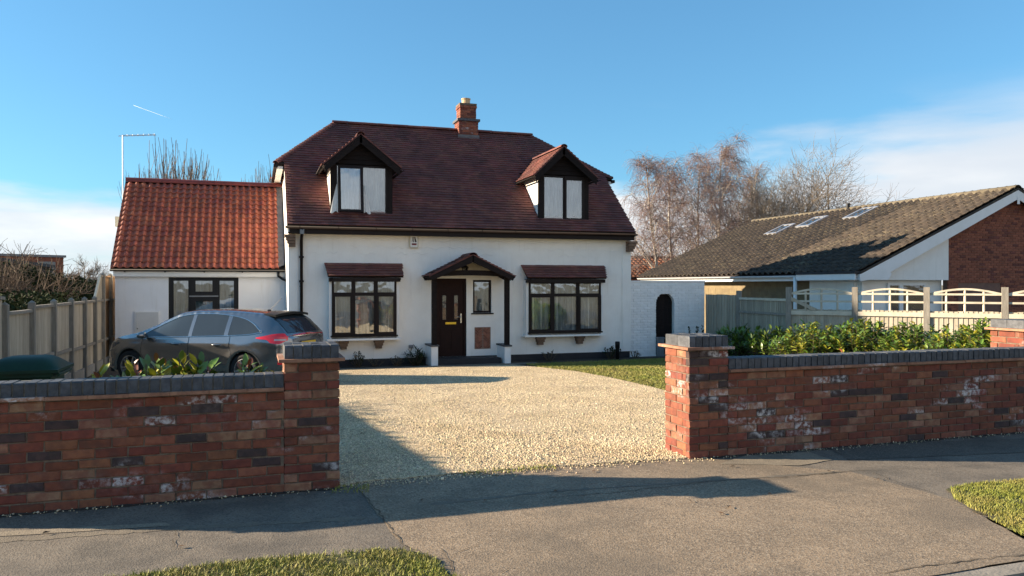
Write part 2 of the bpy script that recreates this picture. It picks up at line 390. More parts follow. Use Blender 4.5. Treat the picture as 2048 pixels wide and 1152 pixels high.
def pieces(parent, name, items, limit=300, rest=None):
    """items: (mesh, world matrix). The `limit` that show largest become parts, the others one joined part."""
    items = sorted(items, key=lambda q: depth(q[1].translation))
    inv = Matrix.Translation(-W[parent])
    for me, M in items[:limit]:
        o = bpy.data.objects.new(name, me); col.objects.link(o); o.parent = parent; o.matrix_basis = inv @ M; W[o] = M.translation.copy()
    items = items[limit:]
    by = {}
    for me, M in items: by.setdefault(me.materials[0].name, []).append((me, M))
    for mn, its in by.items():
        cache = {}; V = []; Fs = []; Ls = []; n = 0
        for me, M in its:
            if me not in cache:
                v = np.empty(len(me.vertices)*3); me.vertices.foreach_get('co', v)
                cache[me] = (v.reshape(-1, 3), [tuple(p.vertices) for p in me.polygons])
            v, f = cache[me]; A = np.array(M)
            V.append(v @ A[:3, :3].T + A[:3, 3]); Fs += [tuple(i+n for i in q) for q in f]; n += len(v)
        V = np.vstack(V); mb = MB(); mb.v = [tuple(q) for q in V]; mb.f = Fs
        mb.build(rest or name, mn, parent, kind='stuff')
rng = random.Random(7)
# ================================================================== GROUND
def strip_sheet(name, poly, zoff, m, sub=None, jitter=.0, thick=.0, kind='structure', parent=None, **k):
    """A sheet over polygon poly (x, y) following the ground, its outline broken into short uneven steps."""
    r = random.Random(name); pts = []
    n = len(poly)
    for i in range(n):
        a = Vector(poly[i]); b = Vector(poly[(i+1) % n]); s = max(1, int((b-a).length/(sub or 1e9)))
        nn = Vector((-(b-a).y, (b-a).x)).normalized()
        for j in range(s):
            p = a.lerp(b, j/s)
            if j: p = p + nn*r.uniform(-jitter, jitter)
            pts.append(p)
    mb = MB(); n = len(pts)
    mb.add([(p.x, p.y, ground(p.y)+zoff) for p in pts], [tuple(range(n))])
    v = mb.v; area = sum(v[i][0]*v[(i+1) % n][1]-v[(i+1) % n][0]*v[i][1] for i in range(n))
    if area < 0: mb.f = [mb.f[0][::-1]]
    if thick:
        mb.v += [(x, y, z-thick) for x, y, z in v[:n]]
        mb.f += [(i, n+i, n+(i+1) % n, (i+1) % n) for i in range(n)]
    return mb.build(name, m, parent, kind=kind, **k)
ys = [-3000, -400, -60, -10, 0, 3, 6.7, 9, 13, 16, 19, 22, 30, 60, 200, 1000, 6000]
xs = [-5000, -600, -80, -20, -8, 0, 8, 16, 30, 80, 600, 5000]
mb = MB()
mb.v = [(x, y, ground(y)-.06) for y in ys for x in xs]; n = len(xs)
mb.f = [(j*n+i, j*n+i+1, (j+1)*n+i+1, (j+1)*n+i) for j in range(len(ys)-1) for i in range(n-1)]
mb.build('ground', 'field', kind='structure')
PR0 = 4.0; YW = 6.51                                             # street face of the boundary wall
KY = 3.46
strip_sheet('road', [(-40, -6), (60, -6), (60, KY-.13), (-40, KY-.13)], -.035, 'road_tarmac')
strip_sheet('kerb', [(-40, KY-.13), (60, KY-.13), (60, KY), (-40, KY)], -.004, 'kerb_concrete', thick=.05)
g = lambda x, y: gp(x, y).xy
strip_sheet('footpath', [(-14, 4.2), (30, 4.2), (30, YW+.05), (-14, YW+.05)], -.001, 'tarmac_grey')
A = g(722, 985); B = g(800, 1085); C = g(905, 1152)
Rr = [g(1385, 918), g(1700, 944), g(1790, 968), g(1905, 1000), g(1985, 1045), g(2060, 1085)]
cross = [(A.x-.02, 6.74), A, B, C, (C.x+.55, KY+.002), (4.9, KY+.002), (Rr[5].x, Rr[5].y), Rr[4], Rr[3], Rr[2], Rr[1], (Rr[0].x+.12, 6.50), (Rr[0].x-.1, 6.74)]
strip_sheet('driveway_apron', cross, .002, 'tarmac_brown', sub=.12, jitter=.012)
# grass verges between footpath and kerb
vl = [g(905, 1150)+Vector((-.03, 0)), g(868, 1118), g(800, 1100), g(700, 1107), g(560, 1118), g(420, 1132), g(280, 1152), (-4, 4.62), (-14, 4.6), (-14, KY), (C.x+.5, KY)]
vr = [g(1900, 978), g(1960, 968), g(2060, 962), (30, 5.0), (30, KY), (4.95, KY), (Rr[5].x+.03, Rr[5].y), (Rr[4].x+.02, Rr[4].y), (Rr[3].x+.02, Rr[3].y)]
for i, pl in enumerate((vl, vr)):
    strip_sheet('grass_verge', pl, .0085, 'lawn_base', sub=.06, jitter=.035)
# trench joint along the path and cracks, thin uneven ribbons
def ribbon(name, pts, wid, z, m, seed=1, wob=.012):
    r = random.Random(seed); out = []
    for i in range(len(pts)-1):
        a = Vector(pts[i]); b = Vector(pts[i+1]); s = max(2, int((b-a).length/.05))
        nn = Vector((-(b-a).y, (b-a).x)).normalized()
        for j in range(s + (i == len(pts)-2)):
            out.append((a.lerp(b, j/s) + nn*r.uniform(-wob, wob), nn))
    mb = MB()
    for i, (p, nn) in enumerate(out):
        e = wid*r.uniform(.25, 1)*(.15 if i in (0, len(out)-1) else 1)
        mb.v += [(*(p-nn*e/2), z), (*(p+nn*e/2), z)]
        if i: mb.f.append((2*i-2, 2*i, 2*i+1, 2*i-1))
    return mb.build(name, m, kind='structure')
ribbon('trench_strip', [g(-40, 1084), g(350, 1058), g(735, 1036)], .12, .0012, 'tarmac_strip', 3, .006)
ribbon('trench_strip', [g(860, 1010), g(1100, 984), g(1500, 957), g(1690, 944)], .07, .0034, 'tarmac_strip', 4, .008)
for i, q in enumerate(([(722, 985), (760, 1030), (800, 1086), (860, 1118)], [(1090, 998), (1250, 984), (1420, 964), (1600, 953), (1740, 940)],
                       [(880, 1098), (905, 1125), (900, 1152)], [(905, 1112), (960, 1090)], [(350, 1062), (345, 1100)], [(1745, 945), (1800, 968), (1880, 990)],
                       [(1760, 1150), (1850, 1133), (1950, 1122), (2060, 1110)], [(1000, 1150), (1022, 1140)], [(1500, 965), (1690, 944), (2060, 927)])):
    ribbon('paving_crack', [g(*p) for p in q], (.012, .012, .009, .008, .009, .009, .013, .009, .006)[i], .0058, 'crack_dark', 10+i, .014)

strip_sheet('paving_patch', [g(1490, 912), g(1620, 905), g(1665, 921), g(1600, 932), g(1440, 929)], .0044, 'tarmac_pale', sub=.1, jitter=.012)
strip_sheet('paving_patch', [g(1660, 897), g(1850, 884), g(2060, 878), g(2060, 905), g(1700, 921)], .0034, 'tarmac_patch', sub=.1, jitter=.012)
strip_sheet('paving_patch', [g(-30, 1066), g(330, 1046), g(342, 1052), g(-30, 1076)], .0024, 'tarmac_pale', sub=.1, jitter=.008)
ribbon('paving_dirt', [(-2.6, YW-.035), (.66, YW-.03)], .075, .0048, 'soil', 31, .012)
ribbon('paving_dirt', [(PR0, YW-.03), (9.4, YW-.035)], .075, .0048, 'soil', 32, .012)
# front garden surfaces
E = [g(1420, 806), g(1330, 782), g(1290, 772), g(1220, 756), g(1150, 743), g(1075, 735)]      # edge of gravel against the lawn
gravel = [(-3.5, 7.0), (.6, 7.0), (.62, 6.52), (.9, 6.62), (2.1, 6.64), (3.98, 6.53), (4.6, 7.2)] + [tuple(e) for e in E] + [(E[5].x-.3, 18.3), (-3.5, 18.6)]
LX = E[0].x
strip_sheet('front_bed', [(-3.55, 6.7), (12.6, 6.7), (17.5, 14.2), (14.5, 19.0), (-3.58, 19.0)], -.03, 'soil')
strip_sheet('front_bed', [(-3.58, 19.0), (14.5, 19.0), (14.2, 19.5), (12.5, 19.75), (-3.6, 22.0)], -.03, 'soil')
strip_sheet('gravel_drive', gravel, .012, 'gravel_bed', sub=.15, jitter=.03, thick=.03)
lawn = [tuple(e) for e in E] + [(E[5].x+.1, 18.5), (10.5, 18.75), (12.2, 18.4), (12.6, 14.0), (9.4, 10.6), (6.0, 9.6), (LX+.6, 9.7)]
strip_sheet('lawn', lawn, .0, 'lawn_base', sub=.15, jitter=.02)
strip_sheet('house_path', [(1.0, 18.62), (7.0, 18.55), (7.0, 19.16), (1.0, 19.2)], -.012, 'tarmac_strip', sub=.3, jitter=.03)

# ---- loose stones and grass (nobody could count them)
def inpoly(P, poly):
    x, y = P[:, 0], P[:, 1]; c = np.zeros(len(P), bool); n = len(poly)
    for i in range(n):
        x0, y0 = poly[i]; x1, y1 = poly[i-1]
        c ^= ((y0 > y) != (y1 > y)) & (x < (x1-x0)*(y-y0)/(y1-y0+1e-12)+x0)
    return c
gnd = np.vectorize(ground)
def scatter(poly, dens, seed, fall=None, grow=0):
    r = np.random.default_rng(seed); a = np.array([tuple(p)[:2] for p in poly]); lo, hi = a.min(0)-grow, a.max(0)+grow
    n = int((hi-lo).prod()*dens); P = r.random((n, 2))*(hi-lo)+lo
    P = P[inpoly(P, [tuple(p)[:2] for p in poly])]
    if fall is not None: P = P[r.random(len(P)) < fall(P)]
    return P, r
OCT = np.array([(1, 0, 0), (-1, 0, 0), (0, 1, 0), (0, -1, 0), (0, 0, 1), (0, 0, -1)], float)
OCF = np.array([(0, 2, 4), (2, 1, 4), (1, 3, 4), (3, 0, 4), (2, 0, 5), (1, 2, 5), (3, 1, 5), (0, 3, 5)])
CUB = np.array([(a, b, c) for a in (-1, 1) for b in (-1, 1) for c in (-1, 1)], float)*.62
CUF = np.array([(0, 1, 3), (0, 3, 2), (4, 6, 7), (4, 7, 5), (0, 4, 5), (0, 5, 1), (2, 3, 7), (2, 7, 6), (0, 2, 6), (0, 6, 4), (1, 5, 7), (1, 7, 3)])
def stones(name, P, r, smin, smax, zoff, m='gravel_stone', **k):
    n = len(P); z = gnd(P[:, 1]) + zoff
    base = OCT*.95; nb = len(base)
    s = np.clip(smin+(smax-smin)*r.lognormal(-1.0, .65, (n, 1, 1)), smin*.7, smax*1.5)*r.uniform(.55, 1.25, (n, 1, 3))
    V = base[None]*(1+r.uniform(-.35, .35, (n, nb, 3)))*s*.5
    q = r.normal(size=(n, 4)); q /= np.linalg.norm(q, axis=1, keepdims=True); a, b, c, d = q.T
    Rm = np.stack([np.stack([1-2*(c*c+d*d), 2*(b*c-a*d), 2*(b*d+a*c)], -1), np.stack([2*(b*c+a*d), 1-2*(b*b+d*d), 2*(c*d-a*b)], -1),
                   np.stack([2*(b*d-a*c), 2*(c*d+a*b), 1-2*(b*b+c*c)], -1)], 1)
    V = np.einsum('nij,nkj->nki', Rm, V); V[:, :, 0] += P[:, :1]; V[:, :, 1] += P[:, 1:2]; V[:, :, 2] += z[:, None]
    Fc = (OCF[None] + (np.arange(n)*nb)[:, None, None]).reshape(-1, 3)
    return np_obj(name, V.reshape(-1, 3), Fc, m, kind='stuff', **k)
def fall_gravel(P):
    d = P[:, 0]*FW[0]+P[:, 1]*FW[1]; lat = P[:, 0]*RT[0]+P[:, 1]*RT[1]
    vis = (lat/d > -.27) & (P[:, 1] > 6)
    x, y = P[:, 0], P[:, 1]                            # wheel tracks and thin patches
    trk = sum(np.exp(-((x-c-.10*np.sin(y*.6))/.22)**2) for c in (1.75, 3.15))
    pat = np.sin(x*2.3+1.7*np.sin(y*.9))*np.sin(y*1.1+x*.7)+.5*np.sin(x*5.1+y*3.3)
    k = np.clip(1-.62*trk-.22*np.clip(pat, 0, 1.5), .25, 1)
    return np.where(vis, np.clip((8.2/d)**1.6, .22, 1)*k, .04)
P, r = scatter(gravel, 5600, 5, fall_gravel)
stones('gravel', P, r, .008, .023, .011, label='loose golden gravel stones covering the driveway', cat='gravel')
# stones that have strayed onto the paving
r = np.random.default_rng(8); n = 700
t = r.random(n); along = r.uniform(-2.4, 9, n)
P = np.stack([along, YW-.02-np.abs(r.normal(0, .05, n))], 1)
P = P[(P[:, 0] < .7) | (P[:, 0] > 3.95)]
P2 = np.stack([r.uniform(.7, 3.95, 900), 6.60-np.abs(r.normal(0, .09, 900))], 1)
stones('stray_gravel', np.vstack([P, P2]), r, .007, .022, .008, label='stray gravel stones scattered along the foot of the walls', cat='gravel')
def blades(name, polys, dens, seed, h, wd, zoff, fall=None, **k):
    Vs = []; Fs = []; n0 = 0
    for pl in polys:
        P, r = scatter(pl, dens, seed, fall, .03); n = len(P)
        z = gnd(P[:, 1])+zoff; hh = r.uniform(.4, 1.1, n)*h; th = r.uniform(0, 2*np.pi, n); ln = r.uniform(.2, 1.1, n)*hh
        t2 = r.uniform(0, 2*np.pi, n); wx = np.cos(th)*wd; wy = np.sin(th)*wd; lx = np.cos(t2)*ln; ly = np.sin(t2)*ln
        V = np.zeros((n, 5, 3))
        for i, (sg, f, l) in enumerate(((-1, 0, 0), (1, 0, 0), (-.7, .6, .4), (.7, .6, .4), (0, 1, 1))):
            V[:, i, 0] = P[:, 0]+sg*wx+l*lx; V[:, i, 1] = P[:, 1]+sg*wy+l*ly; V[:, i, 2] = z+f*hh*np.where(l == 1, .92, 1)
        Fc = np.array([(0, 1, 3), (0, 3, 2), (2, 3, 4)])[None] + (n0+np.arange(n)*5)[:, None, None]
        Vs.append(V.reshape(-1, 3)); Fs.append(Fc.reshape(-1, 3)); n0 += n*5
    return np_obj(name, np.vstack(Vs), np.vstack(Fs), 'grass_blade', kind='stuff', **k)
def near(P):
    x, y = P[:, 0], P[:, 1]; pat = np.sin(x*7+2*np.sin(y*5))*np.sin(y*8+x*3)+.6*np.sin(x*17+y*13)
    return ((x > -3) & (x < 9))*np.clip(.85-.45*pat, .15, 1)
blades('verge_grass', [vl, vr], 11000, 3, .038, .0026, .004, near, label='short green grass on the street verges', cat='grass')
blades('lawn_grass', [lawn], 1500, 4, .045, .005, .0, label='short sunlit lawn grass in the front garden', cat='grass')
# moss and weeds at the gravel edge
weed = [(1.7, 6.50), (2.6, 6.50), (2.6, 6.68), (1.7, 6.68)]
blades('edge_weeds', [weed, [(.55, 6.3), (.85, 6.2), (.9, 6.5), (.6, 6.5)]], 1500, 6, .03, .004, .01, label='low weeds growing along the front edge of the gravel', cat='weeds')

# ================================================================== BOUNDARY WALLS
def brick_mesh(Lb, H, D, m, seed, ch=.007, jit=.005):
    r = random.Random(seed); j = lambda: r.uniform(-jit, jit)
    x, z = Lb/2, H/2
    vs = [(-x+ch+j(), j()*.6, -z+ch+j()), (x-ch+j(), j()*.6, -z+ch+j()), (x-ch+j(), j()*.6, z-ch+j()), (-x+ch+j(), j()*.6, z-ch+j())]
    vs += [(-x+j(), .006, -z+j()), (x+j(), .006, -z+j()), (x+j(), .006, z+j()), (-x+j(), .006, z+j())]
    vs += [(-x, D, -z), (x, D, -z), (x, D, z), (-x, D, z)]
    fs = [(0, 1, 2, 3)] + [(4+i, 4+(i+1) % 4, (i+1) % 4, i) for i in range(4)] + [(8+i, 8+(i+1) % 4, 4+(i+1) % 4, 4+i) for i in range(4)] + [(11, 10, 9, 8)]
    mb = MB(); mb.v = vs; mb.f = fs; return mb.mesh('brick', m)
BM = {}
def brick(Lb, m, H=.065, D=.06):
    k = (round(Lb, 3), m, rng.randrange(3), H)
    if k not in BM: BM[k] = brick_mesh(Lb, H, D, m, str(k))
    return BM[k]
def pick(): return rng.choices(('brick_red', 'brick_orange', 'brick_buff', 'brick_dark'), (52, 22, 16, 10))[0]
FR = Matrix.Identity(4)                               # front: mesh faces -Y
def RZ(a): return Matrix.Rotation(a, 4, 'Z')
def course(items, p0, ang, length, z, off, pitch=.225, H=.065, joint=.010, mats=pick):
    """bricks along a line from p0 in direction ang (0 = +X, face toward -Y)"""
    s = -off
    while s < length-.005:
        a = max(s, 0); b = min(s+pitch-joint, length)
        if b-a > .03:
            Lb = round(b-a, 3); c = (a+b)/2
            M = Matrix.Translation(Vector((p0[0], p0[1], z+H/2)) + RZ(ang) @ Vector((c, rng.uniform(-.003, .003), 0))) @ RZ(ang)
            items.append((brick(Lb, mats(), H), M))
        s += pitch
def boundary(name, X0, X1, px0, label, end_pillar=None):
    """wall from X0 to X1 with the gate pillar at px0 .. px0+.44"""
    T = .22; PD = .46; root = MB()
    root.box((min(X0, X1), YW+.010, -.1), (max(X0, X1), YW+T-.01, .83)).box((px0+.01, YW+.012, -.1), (px0+.43, YW+PD-.01, 1.06))
    w = root.build(name, 'mortar', label=label, cat='brick wall')
    it = []
    for i in range(11):
        o = (i % 2)*.1125
        if px0 > X0: course(it, (X0, YW), 0, X1-X0, i*.075-.003, o)
        else: course(it, (X0, YW), 0, X1-X0, i*.075-.003, o)
        course(it, (max(X0, X1), YW+T), math.pi, X1-X0, i*.075-.003, o) if False else None
    for i in range(14):
        o = (i % 2)*.1125
        z = i*.075-.003
        course(it, (px0, YW), 0, .44, z, o)                                    # street face
        course(it, (px0, YW+PD), -math.pi/2, PD-.06, z, .1125-o)               # left return
        course(it, (px0+.44, YW+.06), math.pi/2, PD-.06, z, o)                 # right return
    pieces(w, 'brick', it, rest='brickwork')
    # creasing course and blue brick on edge
    ct = MB(); x = X0
    items = []
    ctm = MB().box((-.13, 0, 0), (.13, .30, .026)).mesh('creasing_tile', 'creasing_tile')
    k = int((X1-X0)/.265)
    for i in range(k):
        xx = X0 + (i+.5)*(X1-X0)/k
        items.append((ctm, Matrix.Translation((xx, YW-.04+rng.uniform(-.004, .004), .826+rng.uniform(-.002, .002))) @ Matrix.Scale((X1-X0)/k/.262, 4, (1, 0, 0))))
    for i in range(2):
        for j in range(2):
            items.append((ctm, Matrix.Translation((px0-.045+.1325+i*.265, YW-.045+j*.275, 1.052+(i+j)*.001))))
    pieces(w, 'creasing_tile', items)
    MB().box((X0+.002, YW+.008, .852), (X1-.002, YW+T-.006, .954)).build('coping_mortar', 'coping_mortar', w)
    MB().box((px0+.008, YW+.012, 1.078), (px0+.432, YW+PD-.012, 1.18)).build('coping_mortar', 'coping_mortar', w)
    cop = [MB() for _ in range(3)]; ms = []
    for q in range(3):
        r = random.Random(q); j = lambda: r.uniform(-.002, .002); b = cop[q]; e = .008
        prof = [(-.004, 0), (-.004+j(), .095), (.006, .104+j()), (T-.006, .104+j()), (T+.004, .095), (T+.004, 0)]
        b.v = [(-.032+j()*.5, y, z) for y, z in prof] + [(.032+j()*.5, y, z) for y, z in prof]; n = 6
        b.f = [(i, n+i, n+(i+1) % n, (i+1) % n)[::-1] for i in range(n)] + [tuple(range(n)), tuple(range(2*n-1, n-1, -1))]
        ms.append(b.mesh('coping_brick', 'blue_brick'))
    items = []; k = int((X1-X0)/.075)
    for i in range(k):
        items.append((ms[rng.randrange(3)], Matrix.Translation((X0+(i+.5)*(X1-X0)/k, YW+rng.uniform(-.003, .003), .853+rng.uniform(-.002, .002)))))
    for i in range(6):                                # pillar cap: on edge, two rows deep
        for j in range(2):
            items.append((ms[rng.randrange(3)], Matrix.Translation((px0+.037+i*.0733, YW+.003+j*.232, 1.079+rng.uniform(-.002, .002)))))
    pieces(w, 'coping_brick', items)
    return w
PL, PR = .21, 3.96
boundary('boundary_wall', -2.62, PL, PL, 'low mottled red brick wall and pillar left of the gateway')
boundary('boundary_wall', PR+.44, 9.6, PR, 'low red brick wall with white salts right of the gateway')
# lone pillar behind the far end of the right wall
pp = atY(2006, 660, 6.83); px = pp.x+.34
pw = MB().box((px+.01, 6.84, -.1), (px+.43, 7.27, 1.12)).build('brick_pillar', 'mortar', label='short brick pillar behind the right wall at the frame edge', cat='brick pillar')
it = []
for i in range(15):
    o = (i % 2)*.1125; z = i*.075-.003
    course(it, (px, 6.83), 0, .44, z, o); course(it, (px, 7.28), -math.pi/2, .39, z, .1125-o)
pieces(pw, 'brick', it)
MB().box((px-.045, 6.785, 1.123), (px+.485, 7.325, 1.150)).build('creasing_tile', 'creasing_tile', pw)
it = []
bm_ = MB().box((-.032, 0, 0), (.032, .22, .10)).mesh('coping_brick', 'blue_brick')
for i in range(6):
    for j in range(2): it.append((bm_, Matrix.Translation((px+.037+i*.0733, 6.835+j*.224, 1.152))))
pieces(pw, 'coping_brick', it)

# a few dead leaves blown onto the drive and the paving
rl = random.Random(77)
dl = [MB() for _ in range(1)][0]
for k in range(46):
    x, y = (rl.uniform(.8, 5.2), rl.uniform(7, 17)) if k < 30 else (rl.uniform(-1.5, 5.5), rl.uniform(4.6, 6.4)); z = ground(y)+(.028 if k < 30 else .012); a = rl.uniform(0, 6.28); s_ = rl.uniform(.018, .034)
    c_, n_ = math.cos(a)*s_, math.sin(a)*s_; e_ = rl.uniform(.004, .014)
    dl.add([(x-c_, y-n_, z), (x+n_*.5, y-c_*.5, z+e_), (x+c_, y+n_, z+.004), (x-n_*.5, y+c_*.5, z+e_*.6)], [(0, 1, 2, 3)])
dl.build('dead_leaves', 'dry_leaf_litter', kind='stuff', label='small brown dead leaves scattered on the drive and paving', cat='leaf litter')
# ================================================================== MAIN HOUSE
YF, YE, K = 19.75, 19.40, .90
zE = (atY(620, 449, YE).z + atY(1240, 466, YE).z)/2
PH = math.atan(K); CS, SN = math.cos(PH), math.sin(PH)
NR = (0, -SN, CS)
def roofz(Y): return zE + K*(Y-YE)
q1 = onplane(669, 243, (0, YE, zE), NR); q2 = onplane(1060, 274, (0, YE, zE), NR)
YR = (q1.y+q2.y)/2; zR = roofz(YR); XRl, XRr = atY(669, 243, YR).x, atY(1060, 274, YR).x
YB = 2*YR-YE                                          # back eave
XW0, XW1 = atY(577, 600, YF).x, atY(1261, 600, YF).x
XV0, XV1 = atY(575, 450, YE).x-.01, atY(1272, 468, YE).x  # verges at the eave
zH = zE + 1.78; YH = YE + 1.78/K                      # foot of the half hips
XH0, XH1 = XV0-.22, XV1+.22
ZG = -.36
print('HOUSE', YR, zR, zE, XRl, XRr, XW0, XW1, XV0, XV1)
house = thing('house', 'white rendered chalet house with brown tiled half-hipped roof and two dormers', 'house', ((XW0+XW1)/2, (YF+YB)/2, ZG))

# ---- rectangles of an upright wall facing -Y, with holes and their reveals
def wall_holes(X0, X1, z0, z1, Y, holes, dep=.12):
    mb = MB(); xs_ = sorted({X0, X1, *[h[0] for h in holes], *[h[1] for h in holes]}); zs_ = sorted({z0, z1, *[h[2] for h in holes], *[h[3] for h in holes]})
    for i in range(len(xs_)-1):
        for j in range(len(zs_)-1):
            a, b, c, d = xs_[i], xs_[i+1], zs_[j], zs_[j+1]; mx, mz = (a+b)/2, (c+d)/2
            if any(h[0] < mx < h[1] and h[2] < mz < h[3] for h in holes): continue
            mb.add([(a, Y, c), (b, Y, c), (b, Y, d), (a, Y, d)], [(0, 1, 2, 3)])
    for a, b, c, d in holes:
        p = [(a, c), (b, c), (b, d), (a, d)]
        for i in range(4):
            (x0, s0), (x1, s1) = p[i], p[(i+1) % 4]
            mb.add([(x0, Y, s0), (x0, Y+dep, s0), (x1, Y+dep, s1), (x1, Y, s1)], [(0, 1, 2, 3)])
    return mb
def curtain(X0, X1, z0, z1, Y, seed=0, m='net_curtain', amp=.028, gather=0):
    r = random.Random(seed); n = max(16, int((X1-X0)*90)); ph = [r.uniform(0, 6.28) for _ in range(4)]; fq = [r.uniform(20, 28), r.uniform(38, 60), r.uniform(9, 14)]
    mb = MB(); nz = 8
    def fn(u, v):
        x = X0+(X1-X0)*u; z = z0+(z1-z0)*v
        d = amp*(math.sin(fq[0]*x+ph[0]+.7*v)+.55*math.sin(fq[1]*x+ph[1]-.5*v)+.5*math.sin(fq[2]*x+ph[2]))
        return (x, Y+d, z)
    return mb.grid(fn, n, nz)
def casement(parent, name, cells, Y, fd=.07, m='brown_upvc', seed=0, cur=True, cb=.115):
    """cells: (X0, X1, z0, z1, bar, proud). One frame mesh with pane and curtain children."""
    f = MB()
    for a, b, c, d, w_, pr in cells:
        y0 = Y-pr
        if isinstance(w_, (int, float)): w_ = (w_,)*4
        l, r_, bo, to = w_
        f.box((a, y0, c), (a+l, Y+fd, d)); f.box((b-r_, y0, c), (b, Y+fd, d))
        f.box((a+l, y0, c), (b-r_, Y+fd, c+bo)); f.box((a+l, y0, d-to), (b-r_, Y+fd, d))
    w = f.build(name, m, parent)
    for i, (a, b, c, d, w_, pr) in enumerate(cells):
        if isinstance(w_, (int, float)): w_ = (w_,)*4
        l, r_, bo, to = w_; e = .004
        MB().box((a+l-e, Y+.018-pr*.5, c+bo-e), (b-r_+e, Y+.024-pr*.5, d-to+e)).build('pane', 'pane_glass', w)
    if cur:
        A = min(c[0] for c in cells)+.03; B = max(c[1] for c in cells)-.03; C_ = min(c[2] for c in cells)+.03; D_ = max(c[3] for c in cells)-.03
        curtain(A, B, C_, D_, Y+cb, seed).build('net_curtain', 'net_curtain', w, smooth=True)
    return w

# ---- walls
def rect(x0, x1, y0, y1, Y): a = atY(x0, y1, Y); b = atY(x1, y0, Y); return a.x, b.x, a.z, b.z
dX0, dX1, dz0, dz1 = rect(869, 933, 557, 714, YF)
wX0, wX1, wz0, wz1 = rect(946, 983, 560, 626, YF)
zP = -.20                                             # top of the dark plinth
mb = wall_holes(XW0, XW1, zP, zE-.02, YF, [(dX0, dX1, dz0, dz1), (wX0, wX1, wz0, wz1)])
for X, s in ((XW0, 1), (XW1, -1)):                    # gable ends
    p = [(X, YF, zP), (X, YF, zE-.02), (X, YF+.02, roofz(YF)-.10), (X, YH, zH-.10), (X, 2*YR-YH, zH-.10), (X, YB-.35, roofz(YF)-.10), (X, YB-.35, zP)]
    mb.add(p, [tuple(range(7)) if s > 0 else tuple(range(6, -1, -1))])
mb.add([(XW0, YB-.35, zP), (XW1, YB-.35, zP), (XW1, YB-.35, zE+.1), (XW0, YB-.35, zE+.1)], [(3, 2, 1, 0)])
house_wall = mb.build('wall', 'white_render', house)
# raised corner pilaster and the combed plaster band are relief on the wall
for a, b in ((XW1-.27, XW1+.004), (XW0-.004, XW0+.22)): MB().box((a, YF-.018, zP), (b, YF-.001, zE-.03)).build('corner_pilaster', 'white_render', house)
band = MB(); rr = random.Random(3)
zb = zE-.30
for row in range(3):
    x = XW0+.35
    while x < XW1-.5:
        zc = zb-.17*row-.02+rr.uniform(-.015, .015); L_ = rr.uniform(.3, .6)
        if rr.random() < .8:
            pts = [(x+L_*i/10, YF-.002, zc+.03*math.sin(i*.9+x*3)) for i in range(11)]
            band.tube(pts, .007, 4)
        x += L_+rr.uniform(.02, .12)
band.build('combed_plaster', 'white_render', house, kind='stuff')
MB().box((XW0+.02, YF+.004, ZG-.3), (XW1-.02, YB-.36, zP+.0)).build('plinth', 'dpc', house)

# ---- roof: deck, tiles, ridge, hips
deck = MB(); th = .05
def slab(mb, poly, n, t):
    n = Vector(n); mb.prism([Vector(p)-n*t for p in poly], n*(t*.9))
front = [(XV0, YE, zE), (XV1, YE, zE), (XV1, YH, zH), (XH1, YH, zH), (XRr, YR, zR), (XRl, YR, zR), (XH0, YH, zH), (XV0, YH, zH)]
back = [(x, 2*YR-y, z) for x, y, z in front]
slab(deck, front, NR, th); slab(deck, back, (0, SN, CS), th)
for s, XH, XR in ((-1, XH0, XRl), (1, XH1, XRr)):
    n = Vector((s*(zR-zH), 0, abs(XR-XH))).normalized()
    slab(deck, [(XH, YH, zH), (XH, 2*YR-YH, zH), (XR, YR, zR)], n, th)
roof = deck.build('roof', 'underlay', house)
TW, GA = .168, .113
tile_meshes = []
for q in range(3):
    r = random.Random(q); j = lambda: r.uniform(-.003, .003); m_ = MB()
    w_ = TW/2-.0015
    m_.v = [(-w_, 0, .026+j()), (w_, 0, .026+j()), (w_, .165, .002), (-w_, .165, .002), (-w_, 0+j(), .046+j()), (w_, 0+j(), .046+j()), (w_, .165, .012), (-w_, .165, .012)]
    m_.f = [(0, 3, 2, 1), (4, 5, 6, 7), (0, 1, 5, 4), (1, 2, 6, 5), (2, 3, 7, 6), (3, 0, 4, 7)]
    tile_meshes.append(m_.mesh('roof_tile', 'plain_tile'))
def tile_slope(items, O, u, v, S, span, gauge=GA, tw=TW, meshes=None, skip=None, wob=.003, cut=True, stagger=True):
    u = Vector(u).normalized(); v = Vector(v).normalized(); n = u.cross(v); O = Vector(O); meshes = meshes or tile_meshes
    rows = int(S/gauge+.5)
    for i in range(rows):
        s = i*gauge; a, b = span(s+gauge*.4)
        x = math.floor(a/tw)*tw - (tw/2 if (i % 2 and stagger) else 0)
        while x < b:
            c0, c1 = max(x, a), min(x+tw, b)
            if c1-c0 > tw*.22:
                P = O + u*((c0+c1)/2) + v*(s-.012)
                if not (skip and skip(P)):
                    M = Matrix(((*[u[0], v[0], n[0]], P[0]+n[0]*rng.uniform(-wob, wob)), (u[1], v[1], n[1], P[1]+n[1]*rng.uniform(-wob, wob)), (u[2], v[2], n[2], P[2]+n[2]*rng.uniform(-wob, wob)), (0, 0, 0, 1)))
                    M = M @ Matrix.Rotation(rng.uniform(-.006, .006), 4, 'Z')
                    if c1-c0 < tw-.002: M = M @ Matrix.Scale((c1-c0)/tw, 4, (1, 0, 0))
                    items.append((meshes[rng.randrange(len(meshes))], M))
            x += tw
